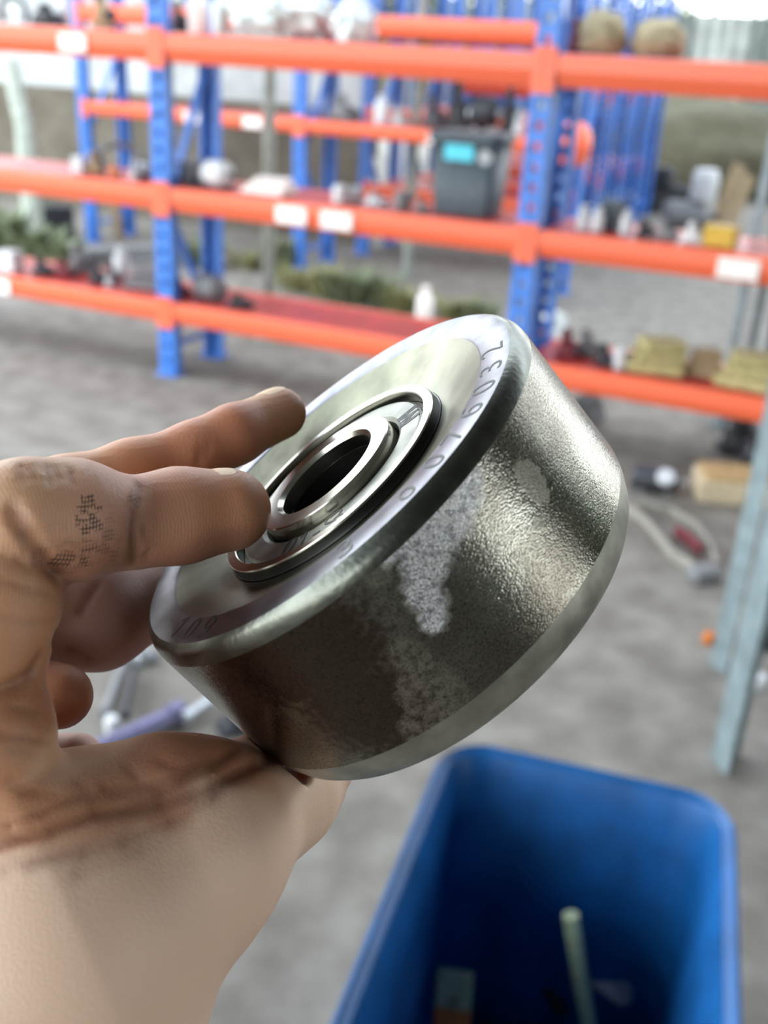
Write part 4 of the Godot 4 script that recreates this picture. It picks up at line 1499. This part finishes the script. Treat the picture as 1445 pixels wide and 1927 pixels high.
	cbox(st, Vector3(0.07, 0.55, 0.05), Transform3D(Basis(Vector3.BACK, 0.05), on_plane(222, 450, 0) + Vector3(0, 0.275, 0)), 0.006)
	tag(obj("wood_stake", st, M.tan), "short tan wooden stake behind the second rack's left post", "stake")
	good("box", "black_box", "black box on the ground behind the second rack's left post", "box", on_plane(100, 447, 0), 0.34, 0.26, M.black, 0.35)
	good("plate", "concrete_slabs", "pale concrete slabs lying behind the left blue post", "slabs", on_plane(240, 492, 0), 0.95, 0.12, M.grey, 0.2)
	# the earth mound and its litter at the right back
	g = on_plane(1320, 395, 0)
	st = begin()
	lump(st, Vector3(5.2, 1.1, 2.4), 77, 0.25)
	var mound := obj("earth_mound", st, mat(srgb(118, 114, 92), 0.95, 0.0, M.grime, 0.8))
	mound.transform = Transform3D(rack_basis(), g + Vector3(0.7, 0, -2.4))
	tag(mound, "grassy earth mound in front of the corrugated wall", "mound")
	good("casting", "machine_part", "big black machine part at the earth mound's foot, by the blue racks", "machine part", on_plane(1250, 400, 0), 0.75, 0.5, M.black, 0.2, M.alu)
	good("motor", "electric_motor", "large grey motor on the ground before the earth mound", "motor", on_plane(1290, 432, 0), 0.6, 0.3, M.grey)
	good("can", "white_drum", "small white drum standing on the large grey motor before the earth mound", "drum", on_plane(1290, 432, 0) + Vector3(0.12, 0.3, 0), 0.26, 0.3, M.white)
	st = begin()
	bar(st, on_plane(1345, 430, 0), on_plane(1345, 430, 0) + Vector3(0.22, 0.62, -0.25), 0.14, 0.04, Vector3.RIGHT)
	tag(obj("wood_board", st, M.tan), "tan board leaning left of the pale grey stand, right background", "board")
	st = begin()
	bar(st, on_plane(1368, 440, 0), on_plane(1368, 440, 0) + Vector3(0.2, 0.55, -0.25), 0.1, 0.04, Vector3.RIGHT)
	tag(obj("wood_board", st, M.tan), "narrower board leaning directly behind the pale grey stand", "board")

# ---------------------------------------------------------------- plants
func weed(label: String, category: String, called: String, p: Vector3, h: float, spread: float, blades: int, m: Material) -> void:
	var t := thing(called, label, category, p)
	var st := begin()
	st.set_smooth_group(-1)
	for i in blades:
		var a := rng.randf() * TAU
		var r := spread * sqrt(rng.randf()) * 0.6
		var b := Vector3(cos(a) * r, 0, sin(a) * r)
		var d := Vector3(cos(a + rng.randf_range(-1, 1)), 0, sin(a + rng.randf_range(-1, 1)))
		var hh := h * rng.randf_range(0.4, 1.0)
		var w := h * rng.randf_range(0.05, 0.11)
		var sd := d.cross(Vector3.UP) * w
		var p1 := b + Vector3.UP * hh * 0.6 + d * spread * 0.15
		var p2 := b + Vector3.UP * hh + d * spread * 0.45
		quad(st, b - sd * 0.4, b + sd * 0.4, p1 + sd, p1 - sd, d)
		tri(st, p1 - sd, p1 + sd, p2, d)
	var o := obj("leaves", st, m, t)
	o.set_meta("kind", "stuff")
	st = begin()
	for k in 3:
		tube(st, [Vector3(0.01 * k, 0, 0), Vector3(0.02 * (k - 1), h * 0.4, 0.01), Vector3(0.05 * (k - 1), h * 0.75, 0.02)], 0.006, 6)
	obj("stem", st, m, t)

func shrub(label: String, called: String, p: Vector3, h: float, spread: float, n: int, trunk_h: float) -> void:
	var t := thing(called, label, "tree", p)
	var st := begin()
	tube(st, [Vector3.ZERO, Vector3(0.05, trunk_h * 0.5, 0), Vector3(-0.04, h * 0.7, 0.05)], 0.09, 10, 0.03)
	for k in 6:
		var a := k * 1.1
		tube(st, [Vector3(0, trunk_h * (0.6 + 0.07 * k), 0), Vector3(cos(a) * spread * 0.5, h * 0.75, sin(a) * spread * 0.5)], 0.035, 7, 0.01)
	obj("trunk", st, M.bark, t)
	st = begin()
	st.set_smooth_group(-1)
	for i in n:
		var d := Vector3(rng.randfn(), rng.randfn(), rng.randfn()).normalized() * pow(rng.randf(), 0.5)
		var c := Vector3(d.x * spread, h * 0.68 + d.y * h * 0.34, d.z * spread)
		var u := Vector3(rng.randfn(), rng.randfn(), rng.randfn()).normalized()
		var v := u.cross(Vector3(rng.randfn(), rng.randfn(), rng.randfn())).normalized()
		var s := rng.randf_range(0.06, 0.13)
		quad(st, c - u * s, c + v * s * 0.45, c + u * s, c - v * s * 0.45, u.cross(v))
	obj("crown", st, M.leaf, t).set_meta("kind", "stuff")

func greenery() -> void:
	for w in [[612, 556, 0.26, 0.3, "dry weed clump nearest the second rack's middle post"], [655, 566, 0.3, 0.32, "green weed clump behind the red shelf, second from its left"], [706, 572, 0.28, 0.34, "green weed clump behind the red shelf, left of the white bottle"], [752, 585, 0.2, 0.25, "small weed clump close left of the white bottle"], [850, 600, 0.2, 0.3, "low weed clump between white bottle and roller"], [900, 612, 0.22, 0.25, "low weed clump directly behind the roller's top"], [560, 545, 0.22, 0.3, "brown weed clump right of the thin roof column"], [470, 505, 0.2, 0.3, "weed clump left of the thin roof column"]]:
		weed(w[4], "weed", "weed_clump", on_plane(w[0], w[1], 0), w[2] * 0.85, w[3] * 0.75, 60, M.leaf if w[0] in [655, 706, 900] else M.dry_leaf)
	for w in [[15, 468, 0.34, 0.45, "bushy weed at the left picture edge by the concrete wall"], [66, 482, 0.25, 0.4, "bushy weed at the pale stump's foot"], [118, 496, 0.2, 0.3, "low weed right of the pale stump"], [380, 500, 0.22, 0.3, "green weed between the left blue post and its rear post"], [524, 520, 0.3, 0.2, "upright green plant left of the second rack's middle post"]]:
		var g := on_plane(w[0], w[1], 0) if w[1] > 400 else on_plane(12, 450, 0)
		weed(w[4], "weed", "bushy_weed", g, w[2], w[3] * 0.7, 110, M.leaf)
	var far := [[1135, 19.5, 2.9, 0.75, "leafy tree behind the beige sacks, beyond the blue racks"], [1250, 23.0, 2.75, 0.8, "leafy tree behind the corrugated wall, left of its middle"], [1340, 25.5, 2.6, 0.8, "leafy tree behind the corrugated wall, near the picture's top right"], [1435, 23.0, 3.0, 0.8, "leafy tree behind the corrugated wall at the right picture edge"], [700, 17.0, 3.2, 1.0, "leafy tree far behind the second rack's top beam"], [480, 18.0, 3.4, 1.0, "leafy tree beyond the white wall behind the plastic bags"]]
	for k in 6:
		far.append([735 + 55 * k, 20.6 + 2.4 * (k % 3), 3.3 + 0.2 * (k % 2), 0.75, ["leafy tree right of the roof column, beyond the second rack", "leafy tree beyond the second rack, above the dark engine parts' left end", "leafy tree beyond the racks, above the tall black engine part", "leafy tree beyond the racks, above the black motor", "leafy tree beyond the racks, just left of the right blue post", "leafy tree beyond the racks, right behind the right blue post"][k]])
	for f in far:
		var d := ray(f[0], 300)
		d.y = 0
		var p: Vector3 = eye + d.normalized() * f[1]
		p.y = 0
		shrub(f[4], "leafy_tree", p, f[2], f[3], 900, f[2] * 0.5)
